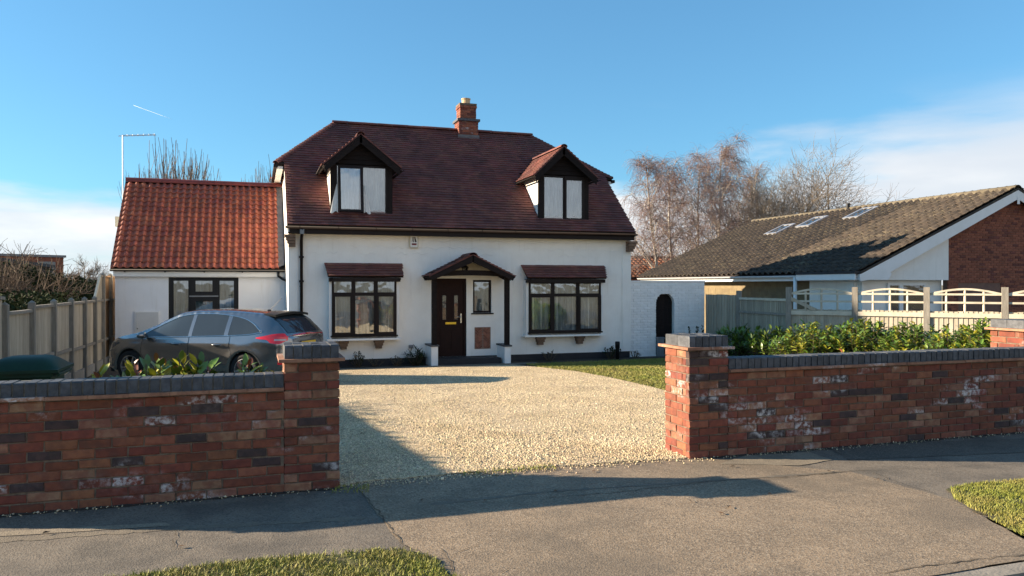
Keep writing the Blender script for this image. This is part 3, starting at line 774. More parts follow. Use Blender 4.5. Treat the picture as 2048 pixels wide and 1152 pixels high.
# dormer footprints first, so that no roof tile runs through them
DORM = []
for (xl, xr, yb, yt, xa, ya, tipl, tipr) in ((661, 785, 427, 331, 722, 268, 640, 800), (1077, 1177, 439, 352, 1128, 293, 1064, 1190)):
    p = onplane((xl+xr)/2, yb, (0, YE, zE), NR); Yd = p.y-.03
    a = atY(xl, yb, Yd); b = atY(xr, yb, Yd); t_ = atY((xl+xr)/2, yt, Yd); ap = atY(xa, ya, Yd-.22)
    DORM.append((a.x, b.x, a.z, t_.z, Yd, ap))
def in_dormer(P):
    for x0, x1, z0, z1, Yd, ap in DORM:
        if x0+.05 < P.x < x1-.05 and P.y > Yd+.05 and P.z < min(z1+.2, 9): return True
    return False
items = []
Sl = (zR-zE)/SN; Sh = (zH-zE)/SN
def span_front(s):
    if s < Sh: return XV0, XV1
    f = (s-Sh)/(Sl-Sh); return XH0+(XRl-XH0)*f, XH1+(XRr-XH1)*f
tile_slope(items, (0, YE, zE), (1, 0, 0), (0, CS, SN), Sl-.03, span_front, skip=in_dormer)
pieces(roof, 'roof_tile', items, rest='tiling')
items = []
tile_slope(items, (0, YB, zE), (-1, 0, 0), (0, -CS, SN), Sl-.03, lambda s: tuple(sorted((-span_front(s)[0], -span_front(s)[1]))), gauge=GA)
for s_, XH, XR in ((-1, XH0, XRl), (1, XH1, XRr)):
    run = abs(XR-XH); Lh = math.hypot(run, zR-zH); hw = YR-YH
    u = Vector((0, s_, 0)); v = Vector((-s_*run, 0, zR-zH))
    tile_slope(items, (XH, YR, zH), u, v, Lh-.05, lambda s, hw=hw, Lh=Lh: (-hw*(1-s/Lh), hw*(1-s/Lh)))
pieces(roof, 'roof_tile', items, limit=0, rest='tiling')
# ridge tiles (half round) and bonnet hips
def half_round(r, Lq, m, name, sy=1.):
    b = MB(); n = 8; e = .012
    for x, rr_ in ((0, r), (Lq-.004, r)):
        for i in range(n+1):
            t = math.pi*i/n; b.v.append((x, -rr_*math.cos(t), rr_*math.sin(t)*sy))
    for x in (0, Lq-.004):
        for i in range(n+1):
            t = math.pi*i/n; b.v.append((x, -(r-e)*math.cos(t), (r-e)*math.sin(t)*sy))
    k = n+1
    for i in range(n):
        b.f.append((i, i+1, k+i+1, k+i)[::-1])
        b.f.append((2*k+i, 2*k+i+1, i+1, i)[::-1]); b.f.append((k+i, k+i+1, 3*k+i+1, 3*k+i)[::-1])
    return b.mesh(name, m)
def line_tiles(parent, name, p, q, me, pitch, up=(0, 0, 1), tilt=.0):
    p = Vector(p); q = Vector(q); d = (q-p); n = max(1, round(d.length/pitch)); pitch2 = d.length/n; d.normalize()
    y = Vector(up).cross(d).normalized(); z = d.cross(y)
    items = []
    for i in range(n):
        P = p + d*(pitch2*i)
        M = Matrix(((d[0], y[0], z[0], P[0]), (d[1], y[1], z[1], P[1]), (d[2], y[2], z[2], P[2]), (0, 0, 0, 1)))
        items.append((me, M @ Matrix.Scale(pitch2/pitch, 4, (1, 0, 0)) @ Matrix.Rotation(tilt+rng.uniform(-.008, .008), 4, 'Y') @ Matrix.Translation((0, 0, rng.uniform(-.004, .004)))))
    pieces(parent, name, items)
rm = half_round(.125, .45, 'plain_tile', 'ridge_tile', .62)
line_tiles(roof, 'ridge_tile', (XRl-.06, YR, zR-.005), (XRr+.06, YR, zR-.005), rm, .45)
bm_ = half_round(.10, .17, 'plain_tile', 'bonnet_tile', .7)
for XH, XR in ((XH0, XRl), (XH1, XRr)):
    for yy in (YH, 2*YR-YH):
        line_tiles(roof, 'bonnet_tile', (XH, yy, zH+.0), (XR, YR, zR-.02), bm_, .115, tilt=.16)
# hip eave gutters, barge strip under the verges
for XH in (XH0, XH1):
    MB().box((XH-.05, YH-.08, zH-.13), (XH+.05, 2*YR-YH+.08, zH-.045)).build('hip_gutter', 'brown_upvc', roof)
    XVv = XV0 if XH == XH0 else XV1
    MB().box((min(XH, XVv)+.03, YH-.01, zH-.16), (max(XH, XVv)-.03, 2*YR-YH+.01, zH-.09)).build('hip_soffit', 'white_render', roof)
for X, Xw in ((XV0, XW0), (XV1, XW1)):
    x0, x1 = sorted((X+(.004 if X == XV0 else -.004), Xw))
    MB().prism([(x0, YE+.02, zE-.17), (x0, YE+.05, zE-.01), (x0, YH+.1, zH-.07), (x0, YH+.1, zH-.24)], (x1-x0, 0, 0)).build('verge', 'white_render', roof)

# eave: fascia, soffit, half-round gutter with brackets
MB().box((XV0+.02, YE+.06, zE-.21), (XV1-.02, YE+.085, zE-.035)).build('fascia', 'brown_upvc', house)
MB().box((XV0+.04, YE+.086, zE-.20), (XV1-.04, YF-.003, zE-.175)).build('soffit', 'cream', house)
def gutter(X0, X1, Y, z, r=.058, n=8):
    b = MB(); e = .005
    for x in (X0, X1):
        for R_ in (r, r-e):
            for i in range(n+1):
                t = math.pi*i/n; b.v.append((x, Y-R_*math.cos(t), z-R_*math.sin(t)))
    k = n+1
    for i in range(n):
        b.f.append((i, i+1, 2*k+i+1, 2*k+i)); b.f.append((k+i, 3*k+i, 3*k+i+1, k+i+1))
    for o in (0, 2*k): b.f += [(o+i, o+k+i, o+k+i+1, o+i+1) for i in range(n)]
    for o in (0, k): b.f.append((o, 2*k+o, 2*k+o+1, o+1)) if False else None
    b.f.append((0, 2*k, 3*k, k)); b.f.append((n, k+n, 3*k+n, 2*k+n))
    return b
gut = gutter(XV0-.04, XV1+.03, YE, zE-.03).build('gutter', 'brown_upvc', house, smooth=True)
x = XV0+.3
while x < XV1:
    MB().tube([(x, YE-.063*math.cos(t), zE-.03-.063*math.sin(t)) for t in [math.pi*i/8 for i in range(9)]], .008, 5).build('bracket', 'brown_upvc', gut); x += .92
# corbelled brick kneelers under the eave ends
for X, sg in ((XW1, 1), (XW0, -1)):
    b = MB()
    for i in range(4):
        x0, x1 = sorted((X-sg*.16, X+sg*(.005+.03*i))); b.box((x0, YE+.10+.02*(3-i), zE-.52+i*.075), (x1, YF+.05, zE-.452+i*.075))
    b.build('corbel', 'oak_brick', house)
# downpipe at the left corner
xp = atY(603, 500, YF-.08).x
dp = MB().tube([(xp, YE, zE-.08), (xp, YE+.01, zE-.20), (xp, YF-.07, zE-.36), (xp, YF-.07, ZG+.02)], .038, 10).build('downpipe', 'brown_upvc', house, smooth=True)
for z in (.9, 1.75, 2.35): MB().box((xp-.055, YF-.115, z), (xp+.055, YF-.001, z+.045)).build('clip', 'brown_upvc', dp)
MB().box((xp-.05, YE-.03, zE-.22), (xp+.05, YE+.05, zE-.11)).build('outlet', 'grey_plastic', dp)

# ---- dormers
def dormer(i, x0, x1, z0, zt, Yd, ap, open_left):
    cx_ = (x0+x1)/2; Yb_ = YE + (ap.z-zE)/K + .15
    cheek = MB()
    for X in (x0+.01, x1-.01):
        yb2 = YE+(zt+.05-zE)/K
        p = [(X, Yd+.06, z0-.06), (X, Yd+.06, zt+.04), (X, yb2+.12, zt+.04), (X, YE+(z0-zE)/K, z0-.10)]
        cheek.prism(p, (.03 if X < cx_ else -.03, 0, 0))
    d = cheek.build('dormer', 'white_render', house)
    # front: corner posts, boarded gable, window
    pw = .13
    for a in (x0, x1-pw): MB().box((a, Yd-.005, z0-.03), (a+pw, Yd+.06, zt+.02)).build('corner_post', 'dark_timber', d)
    MB().box((x0-.03, Yd-.03, z0-.075), (x1+.03, Yd+.10, z0-.03)).build('sill', 'dark_timber', d)
    for a in (x0-.06, x1-.02): MB().box((a, Yd-.05, z0-.085), (a+.09, Yd+.06, z0-.065)).build('lead_soaker', 'lead', d)
    a, b = x0+pw, x1-pw; m_ = a+(b-a)*.5
    if open_left:
        # left sash hangs open a little: its own frame, turned about its left edge; net curtain blows out beside it
        wnd = casement(d, 'window', [(a, m_, z0-.03, zt, (.035, .03, .03, .03), 0), (m_, b, z0-.03, zt, (.035, .05, .06, .05), 0)], Yd+.005, seed=i)
        dd = .16
        sash = MB(); sx0, sx1, sz0, sz1 = a+.06, m_+.01, z0+.03, zt-.03; fw = .055
        tilt = Matrix.Translation((0, Yd-.012, sz1)) @ Matrix.Rotation(-dd, 4, 'X')
        for q in (((sx0, -.02, sz0-sz1), (sx0+fw, .03, 0)), ((sx1-fw, -.02, sz0-sz1), (sx1, .03, 0)), ((sx0+fw, -.02, sz0-sz1), (sx1-fw, .03, sz0-sz1+fw)), ((sx0+fw, -.02, -fw), (sx1-fw, .03, 0))):
            sash.obox(tilt, *q)
        s_ = sash.build('open_sash', 'brown_upvc', d)
        MB().obox(tilt, (sx0+fw-.003, 0, sz0-sz1+fw-.003), (sx1-fw+.003, .006, -fw+.003)).build('sash_pane', 'pane_glass', d)
        for (xx, wt, wb) in ((a+.04, .02, .19), (m_+.035, .015, .17)):
            def fn(u, v, xx=xx, wt=wt, wb=wb, sg=(-1 if xx < m_-.3 else 1)):
                z = z0+.02+(zt-z0)*.58*(1-v); w_ = wt+(wb-wt)*v**.9
                return (xx+sg*w_*u*1.0, Yd-.05-.10*v-.012*math.sin(u*14+v*3), z+.05*math.sin(u*6)*v*.6)
            MB().grid(fn, 10, 12).build('blown_curtain', 'white_cloth', d, smooth=True)
    else:
        casement(d, 'window', [(a, m_+.02, z0-.03, zt, (.045, .035, .05, .05), 0), (m_+.02, b, z0-.03, zt, (.06, .06, .09, .11), .02)], Yd+.005, seed=i)
    # boards of the gable, each a trapezoid
    gz = zt+.02; slope = (ap.z-.10-gz)/((x1-x0)/2+.05); nb_ = 5; hb = (ap.z-.16-gz)/nb_
    for k_ in range(nb_):
        za = gz+k_*hb; zb_ = za+hb*.97
        wa = ((ap.z-.06)-za)/slope; wb_ = max(((ap.z-.06)-zb_)/slope, .02)
        wa = min(wa, (x1-x0)/2+.0)
        MB().prism([(cx_-wa, Yd-.018, za), (cx_+wa, Yd-.018, za), (cx_+wb_, Yd-.002, zb_), (cx_-wb_, Yd-.002, zb_)], (0, .05, 0)).build('gable_board', 'dark_timber', d)
    # roof: two slopes from apex, overhanging the front and the cheeks
    hw = (x1-x0)/2+.20; yf = Yd-.22; apx = Vector((ap.x, yf, ap.z)); ez = ap.z - (ap.z-zt+.02)*hw/((x1-x0)/2+.16)
    for sg in (-1, 1):
        e_f = Vector((cx_+sg*hw, yf, ez)); v = (apx-e_f); vl = v.length; vn = v.normalized(); n = Vector((-vn.z*-sg, 0, abs(vn.x)))
        n = Vector((sg*vn.z, 0, abs(vn.x)))
        yb_e = YE+(ez-zE)/K; yb_a = YE+(ap.z-zE)/K
        mb = MB(); slab(mb, [e_f, apx, (ap.x, yb_a+.1, ap.z), (e_f.x, yb_e+.1, ez)], n, .045)
        mb.build('dormer_roof', 'dark_timber', d)
        its = []
        if sg < 0: O, u = (e_f.x, yb_e+3.0, ez), Vector((0, -1, 0))
        else: O, u = (e_f.x, yf, ez), Vector((0, 1, 0))
        if sg < 0: sp = lambda s, vl=vl: (3.0-.08-s/vl*(yb_a-yb_e), yb_e+3.0-yf)
        else: sp = lambda s, vl=vl: (0, (yb_e-yf)+s/vl*(yb_a-yb_e)+.08)
        tile_slope(its, O, u, vn, vl-.02, sp)
        pieces(d, 'roof_tile', its, limit=60, rest='tiling')
        # barge board
        MB().prism([e_f+n*-.05, apx+n*-.05, apx+n*-.05+Vector((0, 0, -.17)), e_f+n*-.05+Vector((sg*-.02, 0, -.14))], (0, .028, 0)).build('barge_board', 'dark_timber', d)
        MB().prism([e_f+n*-.046+Vector((0, .002, 0)), apx+n*-.046+Vector((0, .002, 0)), apx+n*.018+Vector((0, .002, 0)), e_f+n*.018+Vector((0, .002, 0))], (0, .02, 0)).build('verge_edge', 'plain_tile', d)
        gb = gutter(0, yb_e-yf, 0, 0, .04).v; g2 = gutter(0, yb_e-yf, 0, 0, .04)
        Mg = Matrix.Translation((e_f.x+sg*.03, yf, ez-.04)) @ RZ(math.pi/2)
        g2.v = [tuple(Mg @ Vector(q)) for q in g2.v]; g2.build('dormer_gutter', 'brown_upvc', d, smooth=True)
    rm2 = half_round(.10, .30, 'plain_tile', 'ridge_tile', .75)
    line_tiles(d, 'ridge_tile', (ap.x, yf-.02, ap.z-.01), (ap.x, YE+(ap.z-zE)/K+.05, ap.z-.01), rm2, .30)
for i, dd_ in enumerate(DORM): dormer(i, *dd_, i == 0)

# ---- chimney
cy = YR-.30; a = atY(918, 262, cy); b = atY(956.5, 262, cy); zt = atY(935, 241, cy).z; zt2 = atY(935, 206, cy).z; zt3 = atY(935, 195, cy).z
cx0, cx1 = a.x, b.x; cd_ = .56
core = MB().box((cx0+.012, cy+.012, zR-.6), (cx1-.012, cy+cd_-.012, zt)); u0, u1 = cx0+.05, cx1-.05
core.box((u0+.012, cy+.062, zt), (u1-.012, cy+cd_-.062, zt2-.01))
chim = core.build('chimney', 'chimney_mortar', house)
def pick_ch(): return rng.choice(('gable_brick', 'gable_brick', 'brick_red', 'gable_brick_dark'))
it = []
z = zR-.45; i = 0
while z < zt2-.09:
    if z < zt-.02: x0_, x1_, y0_, y1_ = cx0, cx1, cy, cy+cd_
    else: x0_, x1_, y0_, y1_ = u0, u1, cy+.05, cy+cd_-.05
    if z > zt2-.20: x0_ -= .02; x1_ += .02; y0_ -= .02; y1_ += .02
    o = (i % 2)*.1125
    course(it, (x0_, y0_), 0, x1_-x0_, z, o, mats=pick_ch)
    course(it, (x0_, y1_), -math.pi/2, y1_-y0_-.06, z, .1125-o, mats=pick_ch)
    course(it, (x1_, y0_+.06), math.pi/2, y1_-y0_-.06, z, o, mats=pick_ch)
    z += .075; i += 1
pieces(chim, 'brick', it)
MB().box((cx0-.05, cy-.05, zt-.02), (cx1+.05, cy+cd_+.05, zt+.05)).build('band', 'blue_brick', chim)
MB().box((u0-.015, cy+.035, zt2-.06), (u1+.015, cy+cd_-.035, zt2)).build('cap', 'mortar', chim)
pc = ((u0+u1)/2-.01, cy+cd_/2, zt2-.01); h = zt3-zt2+.03
MB().lathe(pc, [(.13, 0), (.13, h*.8), (.145, h*.85), (.145, h), (.11, h), (.11, .02)], 16).build('chimney_pot', 'clay_pot', chim, smooth=False)
MB().prism([(cx0-.03, cy-.03, roofz(cy-.03)-.02), (cx0-.03, cy-.022, roofz(cy-.03)+.13), (cx1+.03, cy-.022, roofz(cy-.03)+.13), (cx1+.03, cy-.03, roofz(cy-.03)-.02)], (0, .01, 0)).build('flashing', 'lead', chim)

# ---- oriel windows with tiled canopies
def oriel(px0, px1, pt, pb, cl, cr, ct, cbm, shelf, seed, side):
    Yo = YF-.27
    X0, X1, z0, z1 = rect(px0, px1, pt, pb, Yo)
    body = MB().box((X0-.005, Yo+.15, z0-.10), (X1+.005, YF-.002, z1+.02))
    sb = .07
    body.box((X0-sb, Yo+.02, z0-.10), (X0-.005, YF-.002, z1+.05)); body.box((X1+.005, Yo+.02, z0-.10), (X1+sb, YF-.002, z1+.05))
    o = body.build('oriel_window', 'white_upvc', house)
    MB().box((X0-sb-.05, Yo-.05, z0-.125), (X1+sb+.05, YF-.002, z0-.075)).build('shelf', 'white_render', o)
    cw = (X1-X0)/3; zm = z0+(z1-z0)*.735
    cells = []
    wds = [X0, X0+cw*.98, X0+cw*2.02, X1]
    for i in range(3):
        pr = .02 if i != 1 else .0; bw = (.075, .075, .075, .06) if i != 1 else (.045, .045, .04, .04)
        cells.append((wds[i], wds[i+1], z0, zm, bw, pr)); cells.append((wds[i], wds[i+1], zm, z1, (.05, .05, .045, .05), 0))
    casement(o, 'window', cells, Yo, seed=seed)
    MB().box((X0-.03, Yo-.05, z0-.035), (X1+.03, Yo+.03, z0-.002)).build('sill', 'brown_upvc', o)
    # canopy: lean-to with cut-back ends
    T0 = atY(cl, ct, YF); T1 = atY(cr, ct, YF); Yc = Yo-.14
    B0 = atY(cl+ (14 if side else 8), cbm, Yc); B1 = atY(cr+(4 if side else 2), cbm, Yc)
    zt_, zb_ = (T0.z+T1.z)/2, (B0.z+B1.z)/2
    bx0, bx1 = B0.x-.0, B1.x; v = Vector((0, YF-Yc, zt_-zb_)); S = v.length; vn = v.normalized(); n = Vector((0, -vn.z, vn.y))
    mb = MB(); slab(mb, [(bx0, Yc, zb_), (bx1, Yc, zb_), (T1.x-.03, YF-.004, zt_), (T0.x+.03, YF-.004, zt_)], n, .03)
    cn = mb.build('canopy', 'dark_timber', o)
    its = []; dx0 = T0.x-bx0; dx1 = T1.x-bx1
    tile_slope(its, (0, Yc, zb_), (1, 0, 0), vn, S-.03, lambda s: (bx0+dx0*s/S, bx1+dx1*s/S), gauge=S/5.0)
    pieces(o, 'roof_tile', its)
    MB().box((X0-.08, Yc+.03, zb_-.13), (X1+.08, Yo+.05, zb_-.035)).build('canopy_fascia', 'brown_upvc', o)
    for xx in (bx0+.06, bx1-.12): MB().box((xx, Yc+.02, zb_-.09), (xx+.06, YF-.01, zb_-.03)).build('bracket', 'dark_timber', o)
    wdt = X1-X0
    for f in (.17, .72):
        b = MB(); x = X0+wdt*f
        for k_ in range(3): b.box((x-.05-.022*k_, YF-.20-.03*k_+.04, z0-.35+k_*.075), (x+.10+.022*k_, YF-.003, z0-.278+k_*.075))
        b.build('corbel', 'oak_brick', o)
oriel(664, 793, 559, 672, 648, 805, 528, 553, 680, 1, 0)
oriel(1058, 1202, 564, 665, 1041, 1209, 532, 556, 670, 2, 1)

# ---- front door
Yd = YF+.07
door = MB().box((dX0, Yd, dz0), (dX1, Yd+.06, dz1))
fw = .065
for q in (((dX0, Yd-.03, dz0), (dX0+fw, Yd, dz1)), ((dX1-fw, Yd-.03, dz0), (dX1, Yd, dz1)), ((dX0+fw, Yd-.03, dz1-fw), (dX1-fw, Yd, dz1))): door.box(*q)
door = door.build('front_door', 'door_brown', house)
ix0, ix1 = dX0+fw, dX1-fw; wv = ix1-ix0; H_ = dz1-dz0
def beaded(x0, x1, z0, z1, arch=0):
    n = 8; top = [(x1+(x0-x1)*i/n, z1+(arch*math.sin(math.pi*.5*((n-i)/n if arch > 0 else i/n)) if arch else 0)) for i in range(n+1)]
    return [(x0, z0), (x1, z0)] + top
for sgn, (fx0, fx1) in ((1, (.14, .44)), (-1, (.56, .86))):
    for (fz0, fz1, nm) in ((.08, .36, 'door_panel'), (.46, .80, 'door_panel')):
        x0, x1 = ix0+wv*fx0, ix0+wv*fx1; za, zb_ = dz0+H_*fz0, dz0+H_*fz1
        pl = [(x0, Yd-.012, za), (x1, Yd-.012, za), (x1, Yd-.012, zb_+(.06 if sgn > 0 and fz0 > .4 else 0)), (x0, Yd-.012, zb_+(.06 if sgn < 0 and fz0 > .4 else 0))]
        p = MB().prism(pl, (0, .011, 0)).build(nm, 'door_brown', door)
        if fz0 > .4:
            gx0, gx1 = (x0+.06, x1-.07) if sgn > 0 else (x0+.07, x1-.06)
            MB().box((gx0, Yd-.02, za+.03), (gx1, Yd-.014, zb_-.04)).build('door_pane', 'pane_glass', door)
            MB().box((gx0-.012, Yd-.0135, za+.018), (gx1+.012, Yd-.0125, zb_-.028)).build('pane_back', 'room_dark', door)
zl = dz0+H_*.425
MB().box((ix0+wv*.33, Yd-.02, zl-.028), (ix0+wv*.72, Yd-.001, zl+.028)).build('letterbox', 'brass', door)
xh = ix1-.07; zh_ = dz0+H_*.49
hb = MB().box((xh-.018, Yd-.012, zh_-.13), (xh+.018, Yd-.001, zh_+.12)); hb.tube([(xh, Yd-.01, zh_+.03), (xh, Yd-.05, zh_+.03), (xh-.14, Yd-.05, zh_+.028)], .011, 8)
hb.build('handle', 'steel', door)
# little window beside the door and the herringbone panel under it
casement(house, 'side_window', [(wX0, wX1, wz0, wz1, .055, 0)], YF+.05, seed=9)
MB().box((wX0-.05, YF-.04, wz0-.035), (wX1+.05, YF+.06, wz0-.002)).build('sill', 'brown_upvc', house)
hX0, hX1, hz0, hz1 = rect(949, 981, 654, 698, YF)
hp = MB().box((hX0, YF-.012, hz0), (hX1, YF-.003, hz1)).build('brick_panel', 'chimney_mortar', house)
bl, bw = .155, .05; cxp = (hX0+hX1)/2; its = []
def clip_poly(poly, x0, x1, z0, z1):
    for ax, lim, sg in ((0, x0, 1), (0, x1, -1), (1, z0, 1), (1, z1, -1)):
        out = []
        for i in range(len(poly)):
            p, q = poly[i-1], poly[i]; pi_ = sg*(p[ax]-lim) >= 0; qi = sg*(q[ax]-lim) >= 0
            if pi_ != qi:
                t = (lim-p[ax])/(q[ax]-p[ax]); out.append((p[0]+t*(q[0]-p[0]), p[1]+t*(q[1]-p[1])))
            if qi: out.append(q)
        poly = out
        if not poly: return []
    return poly
c45 = math.sqrt(.5)
for r_ in range(-7, 14):
    for k_ in range(-3, 4):
        # 45-degree herringbone: pairs of bricks stepping up
        ox = cxp + k_*(bl+.0)*c45*2; oz = hz0 + r_*(bw)*c45*2
        for ang, sh in ((R(45), -1), (R(135), 1)):
            ux, uz = math.cos(ang), math.sin(ang); vx, vz = -uz, ux
            if sh < 0: bx_, bz_ = ox - bl*c45, oz-bl*c45
            else: bx_, bz_ = ox + bl*c45, oz-bl*c45
            g_ = .004; P = [(bx_+ux*a+vx*b, bz_+uz*a+vz*b) for a, b in ((g_, g_), (bl-g_, g_), (bl-g_, bw-g_), (g_, bw-g_))]
            if sh > 0: P = [(bx_+ux*a-vx*b*-1*1, bz_+uz*a+vz*b) for a, b in ((g_, g_-bw), (bl-g_, g_-bw), (bl-g_, -g_), (g_, -g_))]
            P = clip_poly(P, hX0+.01, hX1-.01, hz0+.01, hz1-.01)
            if len(P) >= 3:
                ar = abs(sum(P[i-1][0]*P[i][1]-P[i][0]*P[i-1][1] for i in range(len(P))))/2
                if ar > .0004: MB().prism([(x, YF-.022+rng.uniform(-.001, .001), z) for x, z in P], (0, .009, 0)).build('brick', 'herring_brick', hp)

# ---- porch
Yp = YF-.86
A_ = atY(946, 510, Yp); Lt = atY(859, 556, Yp); Rt_ = atY(1031, 551, Yp)
ez = (Lt.z+Rt_.z)/2; ax = (Lt.x+Rt_.x)/2
base = MB()
pxl, pxr = atY(869, 600, YF-.66).x, atY(1015, 600, YF-.66).x; yq = YF-.66
porch = MB().box((pxl-.07, yq-.02, ez+.02), (pxr+.07, yq+.06, ez+.115))
n_ = 12
porch = MB().prism([(pxl-.07, yq-.02, ez+.0), *[(pxl-.07+(pxr-pxl+.14)*i/n_, yq-.02, ez-.0+.035*math.sin(math.pi*i/n_)) for i in range(1, n_)], (pxr+.07, yq-.02, ez+.0), (pxr+.07, yq-.02, ez+.13), *[(pxr+.07-(pxr-pxl+.14)*i/n_, yq-.02, ez+.13+.04*math.sin(math.pi*i/n_)) for i in range(1, n_)], (pxl-.07, yq-.02, ez+.13)], (0, .08, 0)).build('porch', 'dark_timber', house)
for x in (pxl, pxr):
    zb_ = atY(870 if x == pxl else 1015, 690, yq).z
    MB().box((x-.058, yq-.01, zb_), (x+.058, yq+.11, ez+.01)).build('post', 'dark_timber', porch)
    MB().box((x-.11, yq-.05, zb_-.04), (x+.11, YF-.003, zb_)).build('dwarf_wall_cap', 'blue_brick', porch)
    MB().box((x-.085, yq-.02, ZG-.2), (x+.085, YF-.003, zb_-.045)).build('dwarf_wall', 'white_paint_brick', porch)
    MB().box((x-.04, yq+.06, ez+.02), (x+.04, YF-.003, ez+.12)).build('wall_plate', 'dark_timber', porch)
for sg, tip in ((-1, Lt), (1, Rt_)):
    e_f = Vector((tip.x, Yp, ez)); ap = Vector((ax, Yp, A_.z)); v = ap-e_f; S = v.length; vn = v.normalized(); n = Vector((sg*vn.z, 0, abs(vn.x)))
    mb = MB(); slab(mb, [e_f, ap, (ax, YF-.004, A_.z), (e_f.x, YF-.004, ez)], n, .03); mb.build('porch_roof', 'dark_timber', porch)
    its = []
    if sg < 0: tile_slope(its, (e_f.x, YF-.004, ez), (0, -1, 0), vn, S-.02, lambda s: (0, YF-Yp), gauge=.11)
    else: tile_slope(its, (e_f.x, Yp, ez), (0, 1, 0), vn, S-.02, lambda s: (0, YF-Yp-.004), gauge=.11)
    pieces(porch, 'roof_tile', its)
    MB().prism([e_f+n*-.03, ap+n*-.03, ap+n*-.03+Vector((0, 0, -.15)), e_f+n*-.03+Vector((-sg*.1, 0, -.05))], (0, .035, 0)).build('barge_board', 'dark_timber', porch)
    MB().prism([e_f+n*-.028+Vector((0, .003, 0)), ap+n*-.028+Vector((0, .003, 0)), ap+n*.016+Vector((0, .003, 0)), e_f+n*.016+Vector((0, .003, 0))], (0, .02, 0)).build('verge_edge', 'plain_tile', porch)
    for k_ in range(4):
        y = Yp+.12+k_*.2; MB().beam((e_f.x+sg*.0-sg*.02, y, ez-.065), (e_f.x-sg*.35, y, ez-.065+.35*(A_.z-ez)/abs(ax-e_f.x)), .045, .07).build('rafter_foot', 'dark_timber', porch)
rm3 = half_round(.12, .29, 'plain_tile', 'ridge_tile', .8)
line_tiles(porch, 'ridge_tile', (ax, Yp-.015, A_.z-.03), (ax, YF-.004, A_.z-.03), rm3, .29)
MB().prism([(pxl+.05, YF-.03, ez+.16), (pxr-.05, YF-.03, ez+.16), (ax, YF-.03, A_.z-.12)], (0, .025, 0)).build('porch_infill', 'cream', porch)
# lantern hanging under the porch gable
lx, lz = atY(930, 541, YF-.3).x, atY(930, 541, YF-.3).z
lan = MB()
for a_ in range(6):
    t = a_*math.pi/3; lan.beam((lx+.055*math.cos(t), YF-.3+.055*math.sin(t), lz-.06), (lx+.08*math.cos(t), YF-.3+.08*math.sin(t), lz+.07), .012, .012)
lan.lathe((lx, YF-.3, lz+.07), [(.105, 0), (.09, .02), (.035, .08), (.02, .10), (.028, .12), (.0, .15)], 6)
lan.lathe((lx, YF-.3, lz-.09), [(.0, 0), (.03, .0), (.06, .02), (.06, .035), (0, .035)], 6); lan.tube([(lx, YF-.3, lz+.2), (lx, YF-.3, lz+.40), (lx, YF-.02, lz+.40)], .010, 6)
lan.build('lantern', 'black_plastic', porch)
MB().lathe((lx, YF-.3, lz-.055), [(.045, 0), (.068, .12)], 6).build('lantern_glass', 'pane_glass', porch)
# step
MB().box((dX0-.12, YF-.55, ZG-.1), (pxr-.14, YF+.05, dz0-.02)).build('door_step', 'dpc', house)

# ---- alarm box
aX0, aX1, az0, az1 = rect(819, 837, 470, 496, YF-.07)
al = MB().prism([(aX0, YF-.07, az0+.03), (aX0+.02, YF-.07, az0), (aX1-.02, YF-.07, az0), (aX1, YF-.07, az0+.03), (aX1, YF-.07, az1), (aX0, YF-.07, az1)], (0, .068, 0)).build('alarm_box', 'cream', house)
wd_, ht_ = aX1-aX0, az1-az0
MB().box((aX0+.025, YF-.074, az0+.1*ht_), (aX1-.025, YF-.0712, az0+.92*ht_)).build('alarm_face', 'white_upvc', al)
mk = MB(); yk = YF-.0765
for (x0, x1, s0, s1) in ((.30, .42, .30, .30), (.42, .54, .42, .54), (.60, .74, .52, .62)):
    pass
def mark(pts): mk.prism([(aX0+wd_*x, yk, az0+ht_*z) for x, z in pts], (0, .002, 0))
mark([(.24, .45), (.30, .45), (.42, .85), (.36, .85)]); mark([(.40, .45), (.50, .45), (.50, .85), (.46, .85)]); mark([(.54, .85), (.62, .85), (.80, .45), (.60, .45)])
mk.build('alarm_mark', 'ink', al)
MB().box((aX0+.25*wd_, yk, az0+.22*ht_), (aX1-.22*wd_, yk+.002, az0+.36*ht_)).build('alarm_bar', 'red_paint', al)
# small grey box by the porch
s0 = rect(818, 827, 690, 697, YF-.06)
MB().box((s0[0], YF-.06, s0[2]), (s0[1], YF-.002, s0[3])).build('socket_box', 'grey_plastic', house)
# ================================================================== EXTENSION with pantiled roof
YX = 22.05                                            # its street wall
p = atY(222, 537, YX-.18); eX0, ezz = p.x, p.z; YXE = YX-.18
rdg = None
dq = ray(253, 363); t_ = eX0/dq.x; rl = CAM+dq*t_; YXR, zXR = rl.y, rl.z
eX1 = XW0-.005
print('EXT', eX0, eX1, ezz, YXR, zXR)
ext = thing('house_extension', 'white single-storey side extension with orange-red pantiled roof', 'extension', ((eX0+eX1)/2, YXR, ZG))
wx0 = atY(230, 600, YX).x
hx0, hx1, hz0, hz1 = rect(337, 477, 555, 690, YX)
mb = wall_holes(wx0, eX1-.003, ZG-.1, ezz-.04, YX, [(hx0, hx1, hz0, hz1)])
YXB = 2*YXR-YXE
KX = (zXR-ezz)/(YXR-YXE)
mb.add([(wx0, YX, ZG-.1), (wx0, YX, ezz-.04), (wx0, YXR, zXR-.1), (wx0, YXB-.18, ezz-.04), (wx0, YXB-.18, ZG-.1)], [(0, 1, 2, 3, 4)])
mb.add([(wx0, YXB-.18, ZG-.1), (eX1, YXB-.18, ZG-.1), (eX1, YXB-.18, ezz), (wx0, YXB-.18, ezz)], [(3, 2, 1, 0)])
mb.build('wall', 'ext_render', ext)
nX = Vector((0, -(zXR-ezz), YXR-YXE)).normalized(); vX = Vector((0, YXR-YXE, zXR-ezz)); SX = vX.length; vX.normalize()
